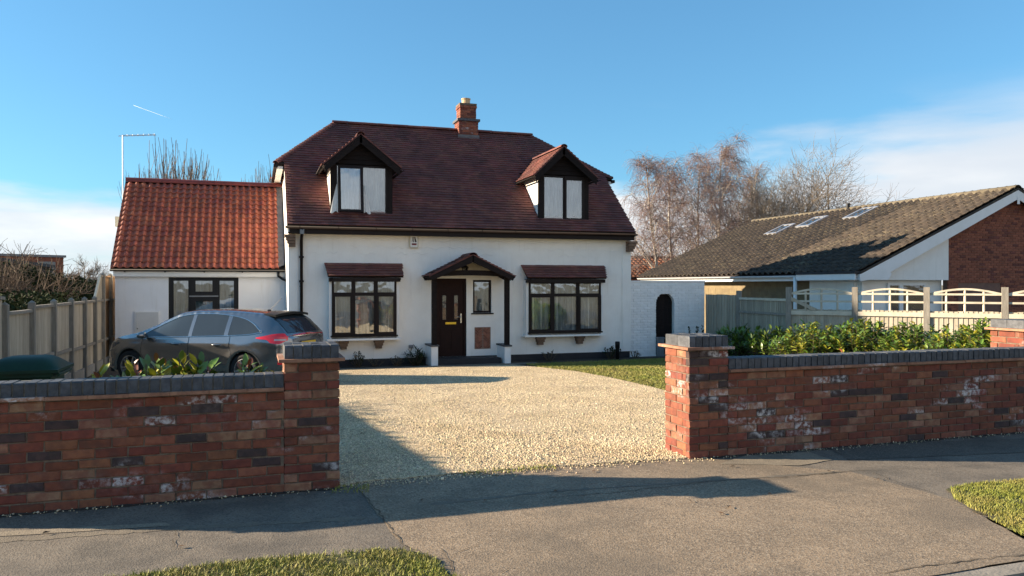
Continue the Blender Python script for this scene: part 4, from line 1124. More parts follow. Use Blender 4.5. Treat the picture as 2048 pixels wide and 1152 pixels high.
dk = MB(); slab(dk, [(eX0, YXE, ezz), (eX1, YXE, ezz), (eX1, YXR, zXR), (eX0, YXR, zXR)], nX, .05)
slab(dk, [(eX0, YXB, ezz), (eX1, YXB, ezz), (eX1, YXR, zXR), (eX0, YXR, zXR)], (0, -nX.y, nX.z), .05)
xroof = dk.build('roof', 'underlay', ext)
def wave_tile(w, Lt, amp, m, name, thick=.016, prof=None):
    n = 8; b = MB(); prof = prof or (lambda u: math.sin(u*2*math.pi)*.5+.5)
    for y, z0 in ((0, .042), (Lt, .000)):
        for i in range(n+1): u = i/n; b.v.append(((u-.5)*w, y, z0+amp*prof(u)+thick))
    for i in range(n+1): u = i/n; b.v.append(((u-.5)*w, .0, .042+amp*prof(u)-.010))
    k = n+1
    for i in range(n):
        b.f.append((i, i+1, k+i+1, k+i)); b.f.append((2*k+i, 2*k+i+1, i+1, i))
    b.f.append((0, k, 2*k)); b.f.append((n, 2*k+n, k+n))
    me = b.mesh(name, m, True)
    return me
ncol = 23; pw_ = (eX1-.17-eX0)/ncol; ngau = SX/17.5
prof = lambda u: max(0, math.sin(math.pi*min(max((u-.36)/.62, 0), 1)))**.8 - .12*max(0, math.sin(math.pi*min(u/.36, 1)))
pm_ = wave_tile(pw_*1.02, ngau*1.12, .046, 'pantile', 'pantile', prof=prof)
items = []
tile_slope(items, (eX0, YXE-.02, ezz), (1, 0, 0), vX, SX-.02, lambda s: (0, pw_*ncol), gauge=ngau, tw=pw_, meshes=[pm_], stagger=False, wob=.003)
pieces(xroof, 'pantile', items, rest='tiling')
items = []
tile_slope(items, (eX1-.1, YXB+.02, ezz), (-1, 0, 0), (0, -vX.y, vX.z), SX-.02, lambda s: (0, pw_*ncol), gauge=ngau, tw=pw_, meshes=[pm_], stagger=False)
pieces(xroof, 'pantile', items, limit=0, rest='tiling')
rmx = half_round(.16, .46, 'ridge_red', 'ridge_tile', .85)
line_tiles(xroof, 'ridge_tile', (eX0, YXR, zXR-.012), (eX1-.0, YXR, zXR-.012), rmx, .46)
# lead flashing up the house wall, verge strip, eave
fl = MB().prism([(eX1-.19, YXE-.02, ezz+.05), (eX1-.19, YXR, zXR+.06), (eX1-.02, YXR, zXR+.14), (eX1-.02, YXE-.02, ezz+.12)], nX*.012).build('flashing', 'lead', ext)
MB().prism([(eX0-.012, YXE-.03, ezz-.06), (eX0-.012, YXE-.03, ezz+.05), (eX0-.012, YXR, zXR+.05), (eX0-.012, YXR, zXR-.06)], (.02, 0, 0)).build('dry_verge', 'black_plastic', ext)
MB().box((wx0-.02, YXE+.05, ezz-.20), (eX1-.003, YXE+.075, ezz-.03)).build('fascia', 'white_upvc', ext)
MB().box((wx0-.02, YXE+.076, ezz-.20), (eX1-.003, YX-.003, ezz-.18)).build('soffit', 'white_upvc', ext)
gx = gutter(eX0-.02, eX1-.01, YXE-.02, ezz-.015, .055).build('gutter', 'black_plastic', ext, smooth=True)
x = eX0+.3
while x < eX1:
    MB().box((x, YXE-.06, ezz-.09), (x+.03, YXE+.05, ezz-.04)).build('bracket', 'black_plastic', gx); x += .95
pa = atY(557, 552, YXE-.02); pb = atY(566, 560, YXE); 
MB().tube([(pa.x, YXE-.02, ezz-.07), (pa.x, YXE-.02, ezz-.18), (pa.x+.12, YXE-.06, ezz-.27), (xp-.06, YF+.35, ezz-.42), (xp, YF-.05, ezz-.46)], .034, 10).build('branch_pipe', 'black_plastic', ext, smooth=True)
# window
w1, w2 = hx0+(hx1-hx0)*.31, hx0+(hx1-hx0)*.69
zt_ = hz0+(hz1-hz0)*.72
cells = [(hx0, w1, hz0, hz1, (.12, .06, .12, .09), 0), (w1, w2, hz0, zt_, (.12, .12, .12, .14), .02), (w1, w2, zt_, hz1, (.12, .12, .12, .09), .02), (w2, hx1, hz0, hz1, (.06, .12, .12, .09), 0)]
wn = casement(ext, 'window', cells, YX+.03, m='black_plastic', seed=21)
MB().box((w1-.03, YX-.02, zt_-.02), (w2+.03, YX+.008, zt_+.015)).build('drip_bar', 'grey_plastic', wn)
mx = rect(269, 319, 622, 692, YX-.02)
mbx = MB().box((mx[0], YX-.03, mx[2]), (mx[1], YX-.002, mx[3])).build('meter_cupboard', 'white_upvc', ext)
MB().box((mx[0]+.03, YX-.038, mx[2]+.03), (mx[1]-.03, YX-.0305, mx[3]-.03)).build('meter_door', 'cupboard', mbx)
MB().lathe((mx[0]+.07, YX-.045, (mx[2]+mx[3])/2), [(0, 0), (.015, 0), (.015, .007)], 8, 'y').build('lock', 'black_plastic', mbx)
# aerial on its mast at the gable, flue box on the gable
m0 = atX(246, 440, eX0-.10); mtop = atX(246, 272, eX0-.10)
mast = thing('tv_aerial', 'tall grey television aerial on a mast at the extension gable', 'aerial', (m0.x, m0.y, m0.z-.5))
MB().tube([(m0.x, m0.y, m0.z-.6), (m0.x, m0.y, mtop.z+.02)], .018, 8).build('mast', 'aluminium', mast)
for z in (m0.z+.25, m0.z+.05, m0.z-.4): MB().box((m0.x-.03, m0.y-.03, z), (m0.x+.16, m0.y+.03, z+.03)).build('wall_bracket', 'aluminium', mast)
tip = onplane(312, 270, m0, (FW[0], FW[1], 0)); bd = (tip-mtop); bl_ = bd.length; bdn = bd.normalized()
boom = MB().tube([mtop-bdn*.12, mtop+bdn*bl_], .011, 6).build('boom', 'aluminium', mast)
side = bdn.cross(Vector((0, 0, 1))).normalized()
for i in range(12):
    c = mtop+bdn*(.05+bl_*i/12.2); MB().tube([c-side*.13+Vector((0, 0, .012)), c+side*.13+Vector((0, 0, .012))], .005, 5).build('director', 'aluminium', boom)
    if i % 2: MB().tube([c-Vector((0, 0, .035)), c+Vector((0, 0, .035))], .006, 5).build('element', 'aluminium', boom)
fx = atX(237, 445, eX0-.16); MB().box((fx.x-.07, fx.y-.1, fx.z-.12), (fx.x+.19, fx.y+.1, fx.z+.16)).build('flue_terminal', 'cream', ext)

# ================================================================== WHITE ARCHWAY WALL
YA = YF+.06
xa0, xa1 = XW1+.012, atY(1409, 600, YA).x; zt = atY(1330, 564, YA).z
ax0, ax1 = atY(1312, 650, YA).x, atY(1349, 650, YA).x; za = atY(1330, 586, YA).z; acx = (ax0+ax1)/2; ar = (ax1-ax0)/2; zs = za-ar
arch = thing('archway_wall', 'white painted brick garden wall with an arched doorway beside the house', 'garden wall', ((xa0+xa1)/2, YA, ZG))
core = MB(); d = .012; T = .21
core.box((xa0, YA+d, ZG-.2), (ax0, YA+T, zt-.005)); core.box((ax1, YA+d, ZG-.2), (xa1, YA+T, zt-.005))
n = 14; arcp = [(acx-ar*math.cos(math.pi*i/n), zs+ar*math.sin(math.pi*i/n)) for i in range(n+1)]
for i in range(n):
    (x0, s0), (x1, s1) = arcp[i], arcp[i+1]
    core.prism([(x0, YA+d, s0), (x1, YA+d, s1), (x1, YA+d, zt-.005), (x0, YA+d, zt-.005)], (0, T-d, 0))
core.build('wall_core', 'white_paint_brick', arch)
its = []; z = ZG-.02; i = 0
while z < zt-.06:
    o = (i % 2)*.1125; segs = []
    hwid = 0 if z > za else (ar if z+.065 < zs else math.sqrt(max(ar*ar-max(z+.03-zs, 0)**2, 0)))
    segs = [(xa0, xa1)] if hwid < .03 else [(xa0, acx-hwid), (acx+hwid, xa1)]
    for a, b in segs:
        t2 = []; course(t2, (a, YA), 0, b-a, z, ((a-xa0) + o) % .225 if a > xa0 else o, mats=lambda: 'white_paint_brick'); its += t2
    z += .075; i += 1
pieces(arch, 'brick', its, rest='brickwork')
MB().box((xa0, YA-.01, zt-.005), (xa1+.02, YA+T+.01, zt+.04)).build('coping', 'white_paint_brick', arch)
# boarded gate in the arch
gt = thing('arched_gate', 'dark boarded gate standing in the white archway', 'gate', (acx, YA+.15, ZG))
nb = 7
for i in range(nb):
    a = ax0+(ax1-ax0)*i/nb+.004; b = ax0+(ax1-ax0)*(i+1)/nb-.004
    pts = [(a, YA+.14, ZG+.03), (b, YA+.14, ZG+.03)] + [(x, YA+.14, zs+math.sqrt(max(ar*ar-(x-acx)**2, 0))-.01) for x in (b, (a+b)/2, a)]
    MB().prism(pts, (0, .025, 0)).build('board', 'dark_timber', gt)
for z in (ZG+.3, zs-.1): MB().box((ax0, YA+.166, z), (ax1, YA+.20, z+.1)).build('ledge', 'dark_timber', gt)
bn = thing('garden_bin', 'small grey box standing by the arched gate', 'box', (ax0+.1, YA-.2, ZG+.0))
MB().prism([(ax0-.0, YA-.12, ZG-.05), (ax0+.2, YA-.12, ZG-.05), (ax0+.2, YA-.12, ZG+.48), (ax0+.0, YA-.12, ZG+.52)], (0, .10, 0)).build('body', 'grey_plastic', bn)
MB().box((ax0-.012, YA-.135, ZG+.49), (ax0+.212, YA-.005, ZG+.535)).build('lid', 'grey_plastic', bn)

# ================================================================== FENCES
def fence_panel(parent, p, q, z0, z1, face, bw=.10, m='weathered_board', lap=.012, zf=None):
    """feather-edge boards from p to q (x, y), the boarded side toward `face`"""
    p = Vector((*p, 0)); q = Vector((*q, 0)); d = q-p; n = max(1, round(d.length/bw)); b = d.length/n; d.normalize(); f = Vector((*face, 0)).normalized()
    for i in range(n):
        a = p+d*(b*i+.002); c = p+d*(b*(i+1)+lap); dz = rng.uniform(-.008, .008) + (zf((a.y+c.y)/2)-z1 if zf else 0)
        poly = [a+f*.004, a+f*.012, c+f*.026, c+f*.016]
        MB().prism([(v.x, v.y, z0) for v in poly], (0, 0, z1+dz-z0)).build('board', m, parent)
def post(parent, x, y, z0, z1, s=.1, m='weathered_post', cap=True):
    b = MB().box((x-s/2, y-s/2, z0), (x+s/2, y+s/2, z1))
    if cap: b.add([(x-s/2, y-s/2, z1), (x+s/2, y-s/2, z1), (x+s/2, y+s/2, z1), (x-s/2, y+s/2, z1), (x, y, z1+s*.45)], [(0, 1, 4), (1, 2, 4), (2, 3, 4), (3, 0, 4)])
    b.build('post', m, parent)
# left boundary, running back from the street
XL = -3.68
fys = [atX(x, 600, XL).y for x in (61, 105, 140, 167, 187.5, 204, 219)]
st = 1.5
lys = [fys[0]-st*k for k in range(5, 0, -1)] + fys
lf = thing('left_fence', 'grey weathered board fence on posts along the left boundary', 'fence', (XL, 14, ground(14)))
ztop = atX(150, 605, XL).z; zhi = atX(226, 553, XL).z
for i, y in enumerate(lys):
    hi = y > fys[4]+.1
    post(lf, XL+.02, y, ground(y)-.3, (zhi+.04 if hi else (1.81-(y-7.5)*.058+.06 if y < 13.3 else ztop+.07)))
for i in range(len(lys)):
    y0 = lys[i]+.05; y1 = (lys[i+1] if i+1 < len(lys) else lys[i]+1.3)-.05; gz = ground((y0+y1)/2); hi = lys[i] > fys[4]-.1
    drop = .06 if i == 4 else 0; zf = (lambda y: 1.81-(y-7.5)*.058) if i < 4 else None
    m = 'tan_board' if lys[i] > fys[4]+.5 else 'weathered_board'
    MB().box((XL-.02, y0, gz-.25), (XL+.03, y1, gz+.17)).build('gravel_board', 'concrete', lf)
    fence_panel(lf, (XL-.03, y0), (XL-.03, y1), gz+.17, ztop-.03-drop, (1, 0), .105, m, zf=zf)
    if zf: MB().beam((XL, y0, zf(y0)+.02), (XL, y1, zf(y1)+.02), .09, .05).build('capping', 'weathered_post', lf)
    else: MB().box((XL-.045, y0, ztop-.035-drop), (XL+.045, y1, ztop+.015-drop)).build('capping', 'weathered_post', lf)
    for z in (gz+.62, ): MB().box((XL+.002, y0, z), (XL+.045, y1, z+.06)).build('rail', 'weathered_post', lf)
    if hi:
        if lys[i] < fys[4]+.1:
            # ramped first bay
            ya = y0+.45
            MB().prism([(XL-.02, y0, ztop+.02), (XL-.02, y1, ztop+.02), (XL-.02, y1, zhi), (XL-.02, ya+.3, zhi)], (.025, 0, 0)).build('ramp_board', m, lf)
            MB().beam((XL, y0+.02, ztop+.03), (XL, ya+.28, zhi), .07, .05, (1, 0, 0)).build('ramp_rail', 'trellis_wood', lf)
        else: fence_panel(lf, (XL-.03, y0), (XL-.03, y1), ztop+.016, zhi-.03, (1, 0), .105, m)
        MB().box((XL-.04, y0+(.7 if lys[i] < fys[4]+.1 else 0), zhi-.03), (XL+.04, y1, zhi+.015)).build('capping', m, lf)
# right boundary fence with arched trellis
rp = []
c_ = 19.5; d_, b_, a_ = -.0395*c_, .0682*c_, .3597*c_
for i in range(-2, 6):
    Z = c_+d_*i; la = a_+b_*i; rp.append(Vector((FW[0]*Z+RT[0]*la, FW[1]*Z+RT[1]*la)))
zb1 = 1.075; zt1 = 1.56; gz = -.36
bB = atY(1478, 600, 18.7); rp[1] = Vector((bB.x, 18.7)); rp[0] = Vector((xa1+.12, 19.95))
rf = thing('right_fence', 'pale board fence with arched open trellis top between the gardens', 'fence', (rp[3].x, rp[3].y, gz))
fdir = (rp[3]-rp[2]).normalized(); fn_ = Vector((-fdir.y, fdir.x))
if fn_.dot(Vector((-1, -1))) < 0: fn_ = -fn_
for i, p in enumerate(rp[1:], 1):
    zt_ = 1.63 if i != 1 else 1.52
    p0 = MB(); M = Matrix.Translation((p.x, p.y, 0)) @ RZ(math.atan2(fdir.y, fdir.x)); s = .13
    p0.obox(M, (-s/2, -s/2, gz-.2), (s/2, s/2, zt_)); p0.build('post', 'weathered_post', rf)
for i in range(0, len(rp)-1):
    a = rp[i]+fdir*.066; b = rp[i+1]-fdir*.066
    tz = zb1 if i >= 2 else (1.33 if i == 1 else 1.40)
    a = rp[i].lerp(rp[i+1], .02); b = rp[i].lerp(rp[i+1], .98)
    fence_panel(rf, a, b, gz+.05, tz, fn_ if i > 1 else Vector((-1, -.2)), .10)
    def rail(z, h=.07, o=.035, m='trellis_wood'):
        MB().beam((*(a+fn_*o), z), (*(b+fn_*o), z), .05, h).build('rail', m, rf)
    if i >= 2:
        rail(zb1-.09, .10); rail(zb1+.20, .045, .0); rail(zb1+.39, .045, .0)
        n = 10; pts = []
        for k in range(n+1):
            u = k/n; q = a.lerp(b, u); pts.append((q.x, q.y, zb1+.39+.12*math.sin(math.pi*u)))
        tr = MB()
        for k in range(n): tr.beam(pts[k], pts[k+1], .045, .045)
        tr.build('arched_rail', 'trellis_wood', rf)
        for u in (.25, .5, .75):
            q = a.lerp(b, u); MB().beam((q.x, q.y, zb1-.03), (q.x, q.y, zb1+.39+.12*math.sin(math.pi*u)), .045, .03, (1, 0, 0)).build('trellis_upright', 'trellis_wood', rf)
        if i == 2: MB().beam((*(a+fn_*.04), zb1+.28), (*(a.lerp(b, .42)+fn_*.04), zb1-.02), .04, .08).build('brace', 'weathered_board', rf)
    elif i == 1: rail(tz-.03, .06); rail(tz-.40, .06, m='weathered_post')

# ================================================================== NEIGHBOUR'S BUNGALOW
YN = 17.75
e0 = atY(1720, 547, YN-.25); pk = atY(2035, 379, YN-.25); XNe, zNe, XNr, zNr = e0.x, e0.z, pk.x, pk.z
YN0 = YN-.25; YN1 = 30.7; KN = (zNr-zNe)/(XNr-XNe); XNx = 2*XNr-XNe
nb_ = thing('bungalow', "neighbouring brick bungalow with weathered brown tiled roof and white bargeboards", 'bungalow', (XNr, 27, ZG))
nN = Vector((-(zNr-zNe), 0, XNr-XNe)).normalized(); vN = Vector((XNr-XNe, 0, zNr-zNe)); SNn = vN.length; vN.normalize()
dk = MB(); slab(dk, [(XNe, YN0, zNe), (XNr, YN0, zNr), (XNr, YN1, zNr), (XNe, YN1, zNe)], nN, .06)
slab(dk, [(XNx, YN0, zNe), (XNr, YN0, zNr), (XNr, YN1, zNr), (XNx, YN1, zNe)], (-nN.x, 0, nN.z), .06)
nroof = dk.build('roof', 'underlay', nb_)
prof2 = lambda u: .5+.5*math.cos(u*2*math.pi)
tn = wave_tile(.305, .36, .085, 'concrete_tile', 'roof_tile', prof=prof2)
SKY = [(1542, 470, 1580, 457), (1600, 459, 1650, 438), (1700, 440, 1745, 422)]
skyb = []
for (xa_, ya_, xb_, yb_) in SKY:
    a = onplane(xa_, ya_, (XNe, 0, zNe), nN); b = onplane(xb_, yb_, (XNe, 0, zNe), nN); skyb.append((a, b))
items = []
tile_slope(items, (XNe, YN1, zNe), (0, -1, 0), vN, SNn-.05, lambda s: (0, YN1-YN0), gauge=.315, tw=.30, meshes=[tn], stagger=False, wob=.006)
pieces(nroof, 'roof_tile', items, rest='tiling')
items = []
tile_slope(items, (XNx, YN0, zNe), (0, 1, 0), (-vN.x, 0, vN.z), SNn-.05, lambda s: (0, YN1-YN0), gauge=.315, tw=.30, meshes=[tn], stagger=False)
pieces(nroof, 'roof_tile', items, limit=0, rest='tiling')
line_tiles(nroof, 'ridge_tile', (XNr, YN0-.02, zNr+.0), (XNr, YN1, zNr+.0), half_round(.16, .45, 'lichen_ridge', 'ridge_tile', .9), .45)
for a, b in skyb:                                     # roof windows
    c = (a+b)/2; u = Vector((0, -1, 0)); M = Matrix(((u[0], vN[0], nN[0], c.x), (u[1], vN[1], nN[1], c.y), (u[2], vN[2], nN[2], c.z), (0, 0, 0, 1)))
    hw_, hh = .40, .52
    sk = MB()
    for q in (((-hw_, -hh, .0), (-hw_+.09, hh, .14)), ((hw_-.09, -hh, .0), (hw_, hh, .14)), ((-hw_+.09, -hh, 0), (hw_-.09, -hh+.09, .14)), ((-hw_+.09, hh-.09, 0), (hw_-.09, hh, .14))): sk.obox(M, *q)
    so = sk.build('roof_window', 'aluminium', nroof)
    MB().obox(M, (-hw_+.085, -hh+.085, .105), (hw_-.085, hh-.085, .112)).build('roof_pane', 'car_glass', nroof)
vp = onplane(1700, 414, (XNr, 0, zNr), (1, 0, 0)); MB().tube([(vp.x-.1, vp.y, zNr-.3), (vp.x-.1, vp.y, zNr+.28)], .07, 8).build('vent_pipe', 'black_plastic', nb_)
# walls
xs0 = XNe+.45
wl = MB()
gbx = atY(1897, 560, YN).x                            # where the brick of the gable begins
zc = zNe-.18
wl.box((xs0, YN+.3, ZG), (xs0+.2, YN1-.3, zNe+.1))
wl.build('side_wall', 'buff_block', nb_)
its = []; bmesh_ = MB().box((-.22, 0, -.105), (.22, .06, .105)).mesh('block', 'buff_block')
z = 1.0
for r_ in range(5):
    y = 18.4+(r_ % 2)*.225
    while y < 30.2: its.append((bmesh_, Matrix.Translation((xs0-.012, y, .55+r_*.225)) @ RZ(-math.pi/2))); y += .45
pieces(nb_, 'block', its)
wl = MB(); wl.prism([(gbx+.02, YN+.02, ZG), (XNx-.5, YN+.02, ZG), (XNx-.5, YN+.02, zNe+.1), (XNr, YN+.02, zNr-.2), (gbx+.02, YN+.02, zNe+KN*(gbx-XNe)-.2)], (0, .2, 0))
MB().prism([(xs0, YN1-.5, ZG), (XNx-.5, YN1-.5, ZG), (XNx-.5, YN1-.5, zNe+.1), (XNr, YN1-.5, zNr-.2), (xs0, YN1-.5, zNe+.1)], (0, .2, 0)).build('rear_wall', 'gable_mortar', nb_)
gw = wl.build('gable_wall', 'gable_mortar', nb_)
def pick_g(): return rng.choices(('gable_brick', 'gable_brick_dark'), (4, 1))[0]
wr = rect(1917, 2002, 566, 640, YN); wr2 = rect(2052, 2200, 566, 640, YN)
its = []; z = .55; i = 0; xe_ = XNr+3.5
while z < zNr-.25:
    zz = z+.065; x0 = max(gbx, XNe+(zz+.14-zNe)/KN) if zz > zNe-.3 else gbx; x1 = min(xe_, XNx-(zz+.14-zNe)/KN)
    segs = [(x0, x1)]
    if z < wr[3]+.005: segs = [(gbx, wr[0]), (wr[1], wr2[0]), (wr2[1], xe_)]
    for a, b in segs:
        if b-a > .05: course(its, (a, YN), 0, b-a, z, (i % 2)*.1125, mats=pick_g)
    z += .075; i += 1
pieces(gw, 'brick', its, rest='brickwork')
# rendered panel left of the brick, windows
pnx0 = atY(1762, 560, YN).x
pz = atY(1800, 560, YN).z
MB().prism([(pnx0, YN+.0, pz), (gbx, YN+.0, pz), (gbx, YN+.0, zNe+KN*(gbx-XNe)-.16), (pnx0+.12, YN+.0, zNe+KN*(pnx0+.12-XNe)-.16)], (0, .1, 0)).build('render_panel', 'white_render', nb_)
MB().box((atY(1720, 600, YN).x, YN+.25, ZG), (gbx, YN+.45, pz+.0)).build('recess_wall', 'white_render', nb_)
MB().box((atY(1720, 600, YN).x, YN+.1, pz-.0), (gbx, YN+.25, pz+.03)).build('recess_soffit', 'white_upvc', nb_)
for rc, yy in ((rect(1774, 1850, 566, 640, YN+.22), YN+.18), (wr, YN+.03), (wr2, YN+.03)):
    a, b, c, d = rc; m_ = a+(b-a)*.35
    wnb = casement(nb_, 'window', [(a, m_, c, d, .07, 0), (m_, b, c, d, .07, 0)], yy, m='white_upvc', cur=False)
    MB().box((a+.03, yy+.09, c+.03), (b-.03, yy+.10, d-.03)).build('room', 'room_dark', wnb)
    for k in range(7): MB().box((a+.09, yy+.06, c+.15+k*.12), (b-.09, yy+.066, c+.21+k*.12)).build('blind_slat', 'grey_plastic', wnb)
# bargeboards and eave trim
for sg in (1, -1):
    X0 = XNe if sg > 0 else XNx
    a = Vector((X0, YN0-.02, zNe-.02)); b = Vector((XNr, YN0-.02, zNr-.02))
    MB().prism([a, b, b-Vector((0, 0, .27)), a+Vector((sg*.7, 0, -.17+.2)) - Vector((0, 0, .13)), a-Vector((0, 0, .20))], (0, .03, 0)).build('bargeboard', 'white_upvc', nb_)
    MB().prism([a+Vector((0, .031, -.05)), b+Vector((0, .031, -.05)), b+Vector((0, .031, -.08)), a+Vector((0, .031, -.08))], (0, .25, 0)).build('verge_soffit', 'white_upvc', nb_)
    MB().prism([a+Vector((0, -.004, .0)), b+Vector((0, -.004, 0)), b+Vector((0, -.004, .07)), a+Vector((0, -.004, .07))], (0, .03, 0)).build('verge_edge', 'concrete_tile', nb_)
a0 = Vector((XNe, YN0-.022, zNe)); MB().prism([(XNe-.02, YN0-.025, zNe-.02), (XNe+.75, YN0-.025, zNe+.75*KN-.1), (pnx0+.12, YN0-.025, zNe-.0), (pnx0, YN0-.025, pz), (XNe-.02, YN0-.025, pz)], (0, .24, 0)).build('box_end', 'white_upvc', nb_)
MB().prism([(XNr-.05, YN0-.03, zNr-.45), (XNr+.05, YN0-.03, zNr-.45), (XNr+.05, YN0-.03, zNr-.2), (XNr-.05, YN0-.03, zNr-.2)], (0, .008, 0)).build('finial_plate', 'white_upvc', nb_)
gN = gutter(0, YN1-YN0-.1, 0, 0, .07); Mg = Matrix.Translation((XNe-.06, YN0+.05, zNe-.03)) @ RZ(math.pi/2); gN.v = [tuple(Mg @ Vector(q)) for q in gN.v]
gN.build('gutter', 'white_upvc', nb_, smooth=True)
MB().box((XNe+.01, YN0+.05, zNe-.20), (XNe+.035, YN1-.1, zNe-.04)).build('fascia', 'white_upvc', nb_)
MB().box((XNe+.036, YN0+.05, zNe-.19), (xs0+.0, YN1-.1, zNe-.165)).build('soffit', 'white_upvc', nb_)
# flat-roofed porch in front of the side wall
fxx = XNe-.16; yfa = atX(1592, 552, fxx).y
MB().box((fxx, YN0+.02, pz), (fxx+.03, yfa, pz+.17)).build('flat_fascia', 'white_upvc', nb_)
MB().box((fxx-.02, YN0+.0, pz+.172), (XNe+.02, yfa+.02, pz+.25)).build('flat_roof', 'dpc', nb_)
MB().box((fxx+.031, YN0+.05, pz+.01), (xs0-.002, yfa, pz+.04)).build('flat_soffit', 'white_upvc', nb_)
MB().box((xs0-.10, YN0+.30, ZG), (xs0-.03, yfa, pz+.008)).build('render_wall', 'white_render', nb_)
MB().tube([(XNe-.07, yfa+.15, zNe-.08), (XNe-.07, yfa+.15, ZG)], .06, 8).build('downpipe', 'white_upvc', nb_, smooth=True)

# far tiled roof between the house and the bungalow
Df = 46
a = atD(1255, 556, Df); b = atD(1352, 556, Df); zt_ = atD(1300, 521, Df+2.5).z
far = thing('far_house', 'distant house with pale orange tiled roof behind the archway wall', 'house', ((a.x+b.x)/2, (a.y+b.y)/2, ZG))
MB().box((a.x-2, a.y, ZG), (b.x+2, a.y+6, a.z)).build('wall', 'gable_brick', far)
v = Vector((0, 3.2, zt_-a.z+.2)); S = v.length; vn = v.normalized(); n = Vector((0, -vn.z, vn.y))
mb = MB(); slab(mb, [(a.x-2.3, a.y-.2, a.z), (b.x+2.3, a.y-.2, a.z), (b.x+2.3, a.y-.2+v.y, a.z+v.z), (a.x-2.3, a.y-.2+v.y, a.z+v.z)], n, .06)
slab(mb, [(a.x-2.3, a.y+6.2, a.z), (b.x+2.3, a.y+6.2, a.z), (b.x+2.3, a.y-.2+v.y, a.z+v.z), (a.x-2.3, a.y-.2+v.y, a.z+v.z)], (0, vn.z, vn.y), .06)
fr_ = mb.build('roof', 'underlay', far)
its = []; tf = wave_tile(.305, .40, .05, 'orange_tile', 'roof_tile', prof=prof2)
tile_slope(its, (a.x-2.3, a.y-.2, a.z), (1, 0, 0), vn, S, lambda s: (0, b.x-a.x+4.6), gauge=.36, tw=.30, meshes=[tf], stagger=False)
pieces(fr_, 'roof_tile', its, limit=120, rest='tiling')
line_tiles(fr_, 'ridge_tile', (a.x-2.3, a.y-.2+v.y, a.z+v.z), (b.x+2.3, a.y-.2+v.y, a.z+v.z), half_round(.16, .45, 'concrete_tile', 'ridge_tile', .9), .45)

# brick buildings beyond the left fence
def slabhouse(name, label, p, q, zt, dep, m, cop):
    p = Vector((p.x, p.y, 0)); q = Vector((q.x, q.y, 0)); d = (q-p).normalized(); nn = Vector((-d.y, d.x, 0)); nn = nn if nn.x < 0 else -nn
    t = thing(name, label, 'building', ((p.x+q.x)/2, (p.y+q.y)/2, ZG))
    MB().prism([(p.x, p.y, ZG), (q.x, q.y, ZG), (q.x+nn.x*dep, q.y+nn.y*dep, ZG), (p.x+nn.x*dep, p.y+nn.y*dep, ZG)], (0, 0, zt-ZG)).build('wall', m, t)
    e = .15; pp, qq = p-d*e-nn*e, q+d*e-nn*e
    MB().prism([(pp.x, pp.y, zt), (qq.x, qq.y, zt), (qq.x+nn.x*(dep+2*e), qq.y+nn.y*(dep+2*e), zt), (pp.x+nn.x*(dep+2*e), pp.y+nn.y*(dep+2*e), zt)], (0, 0, .18)).build('roof_edge', cop, t)
    return t
z1 = atD(9, 516, 32).z
slabhouse('brick_outbuilding', 'low dark brick building behind bare bushes beyond the left fence', atD(-160, 516, 26), atD(104, 535, 50), z1, 8, 'dark_brick', 'dpc')
t_ = slabhouse('brick_block', 'distant brick block with flat roof above the left bushes', atD(92, 516, 64), atD(127, 516, 62), atD(110, 516, 63).z, 5, 'gable_brick', 'grey_plastic')
MB().box((atD(75, 525, 60).x, atD(75, 525, 60).y, ZG), (atD(101, 525, 60).x, atD(75, 525, 60).y+2, atD(75, 523, 60).z)).build('lower_wing', 'concrete', t_)
# ================================================================== CAR (x forward, y left, z up; then placed)
car = thing('parked_car', 'dark grey five-door hatchback parked on the gravel by the extension', 'car', (0, 0, 0))
def interp(pts, x):
    if x <= pts[0][0]: return pts[0][1]
    for (a, b), (c, d) in zip(pts, pts[1:]):
        if x <= c:
            t = (x-a)/(c-a); return b+(d-b)*t
    return pts[-1][1]
def smooth_curve(pts):                                # monotone-ish cubic through points
    xs_ = [p[0] for p in pts]; ys_ = [p[1] for p in pts]; n = len(pts); dl = [(ys_[i+1]-ys_[i])/(xs_[i+1]-xs_[i]) for i in range(n-1)]
    m = [dl[0]] + [0 if dl[i-1]*dl[i] <= 0 else 2*dl[i-1]*dl[i]/(dl[i-1]+dl[i]) for i in range(1, n-1)] + [dl[-1]]
    def f(x):
        x = min(max(x, xs_[0]), xs_[-1])
        for i in range(n-1):
            if x <= xs_[i+1]:
                h = xs_[i+1]-xs_[i]; t = (x-xs_[i])/h
                return (2*t**3-3*t*t+1)*ys_[i] + (t**3-2*t*t+t)*h*m[i] + (-2*t**3+3*t*t)*ys_[i+1] + (t**3-t*t)*h*m[i+1]
    return f
LF, LR = 2.17, -2.19                                  # nose and tail
top = smooth_curve([(-2.19, .62), (-2.16, .92), (-2.10, 1.02), (-1.98, 1.16), (-1.80, 1.335), (-1.62, 1.405), (-1.2, 1.452), (-.6, 1.482), (-.1, 1.478), (.25, 1.44), (.62, 1.30), (1.0, 1.115), (1.25, 1.005), (1.5, .955), (1.8, .885), (2.02, .79), (2.13, .68), (2.17, .58)])
bot = smooth_curve([(-2.19, .46), (-2.12, .30), (-1.9, .24), (-1.2, .20), (1.2, .19), (1.8, .20), (2.06, .24), (2.17, .40)])
half = smooth_curve([(-2.19, .52), (-2.17, .60), (-2.10, .74), (-1.95, .83), (-1.6, .895), (-1.0, .905), (0, .90), (.8, .905), (1.4, .90), (1.75, .86), (1.98, .74), (2.10, .58), (2.17, .36)])
belt = smooth_curve([(-2.19, .96), (-1.6, 1.02), (-1.2, .985), (-.2, .945), (.8, .915), (1.2, .90), (1.7, .82), (2.17, .58)])
XF, XRr_ = 1.325, -1.325                              # axles
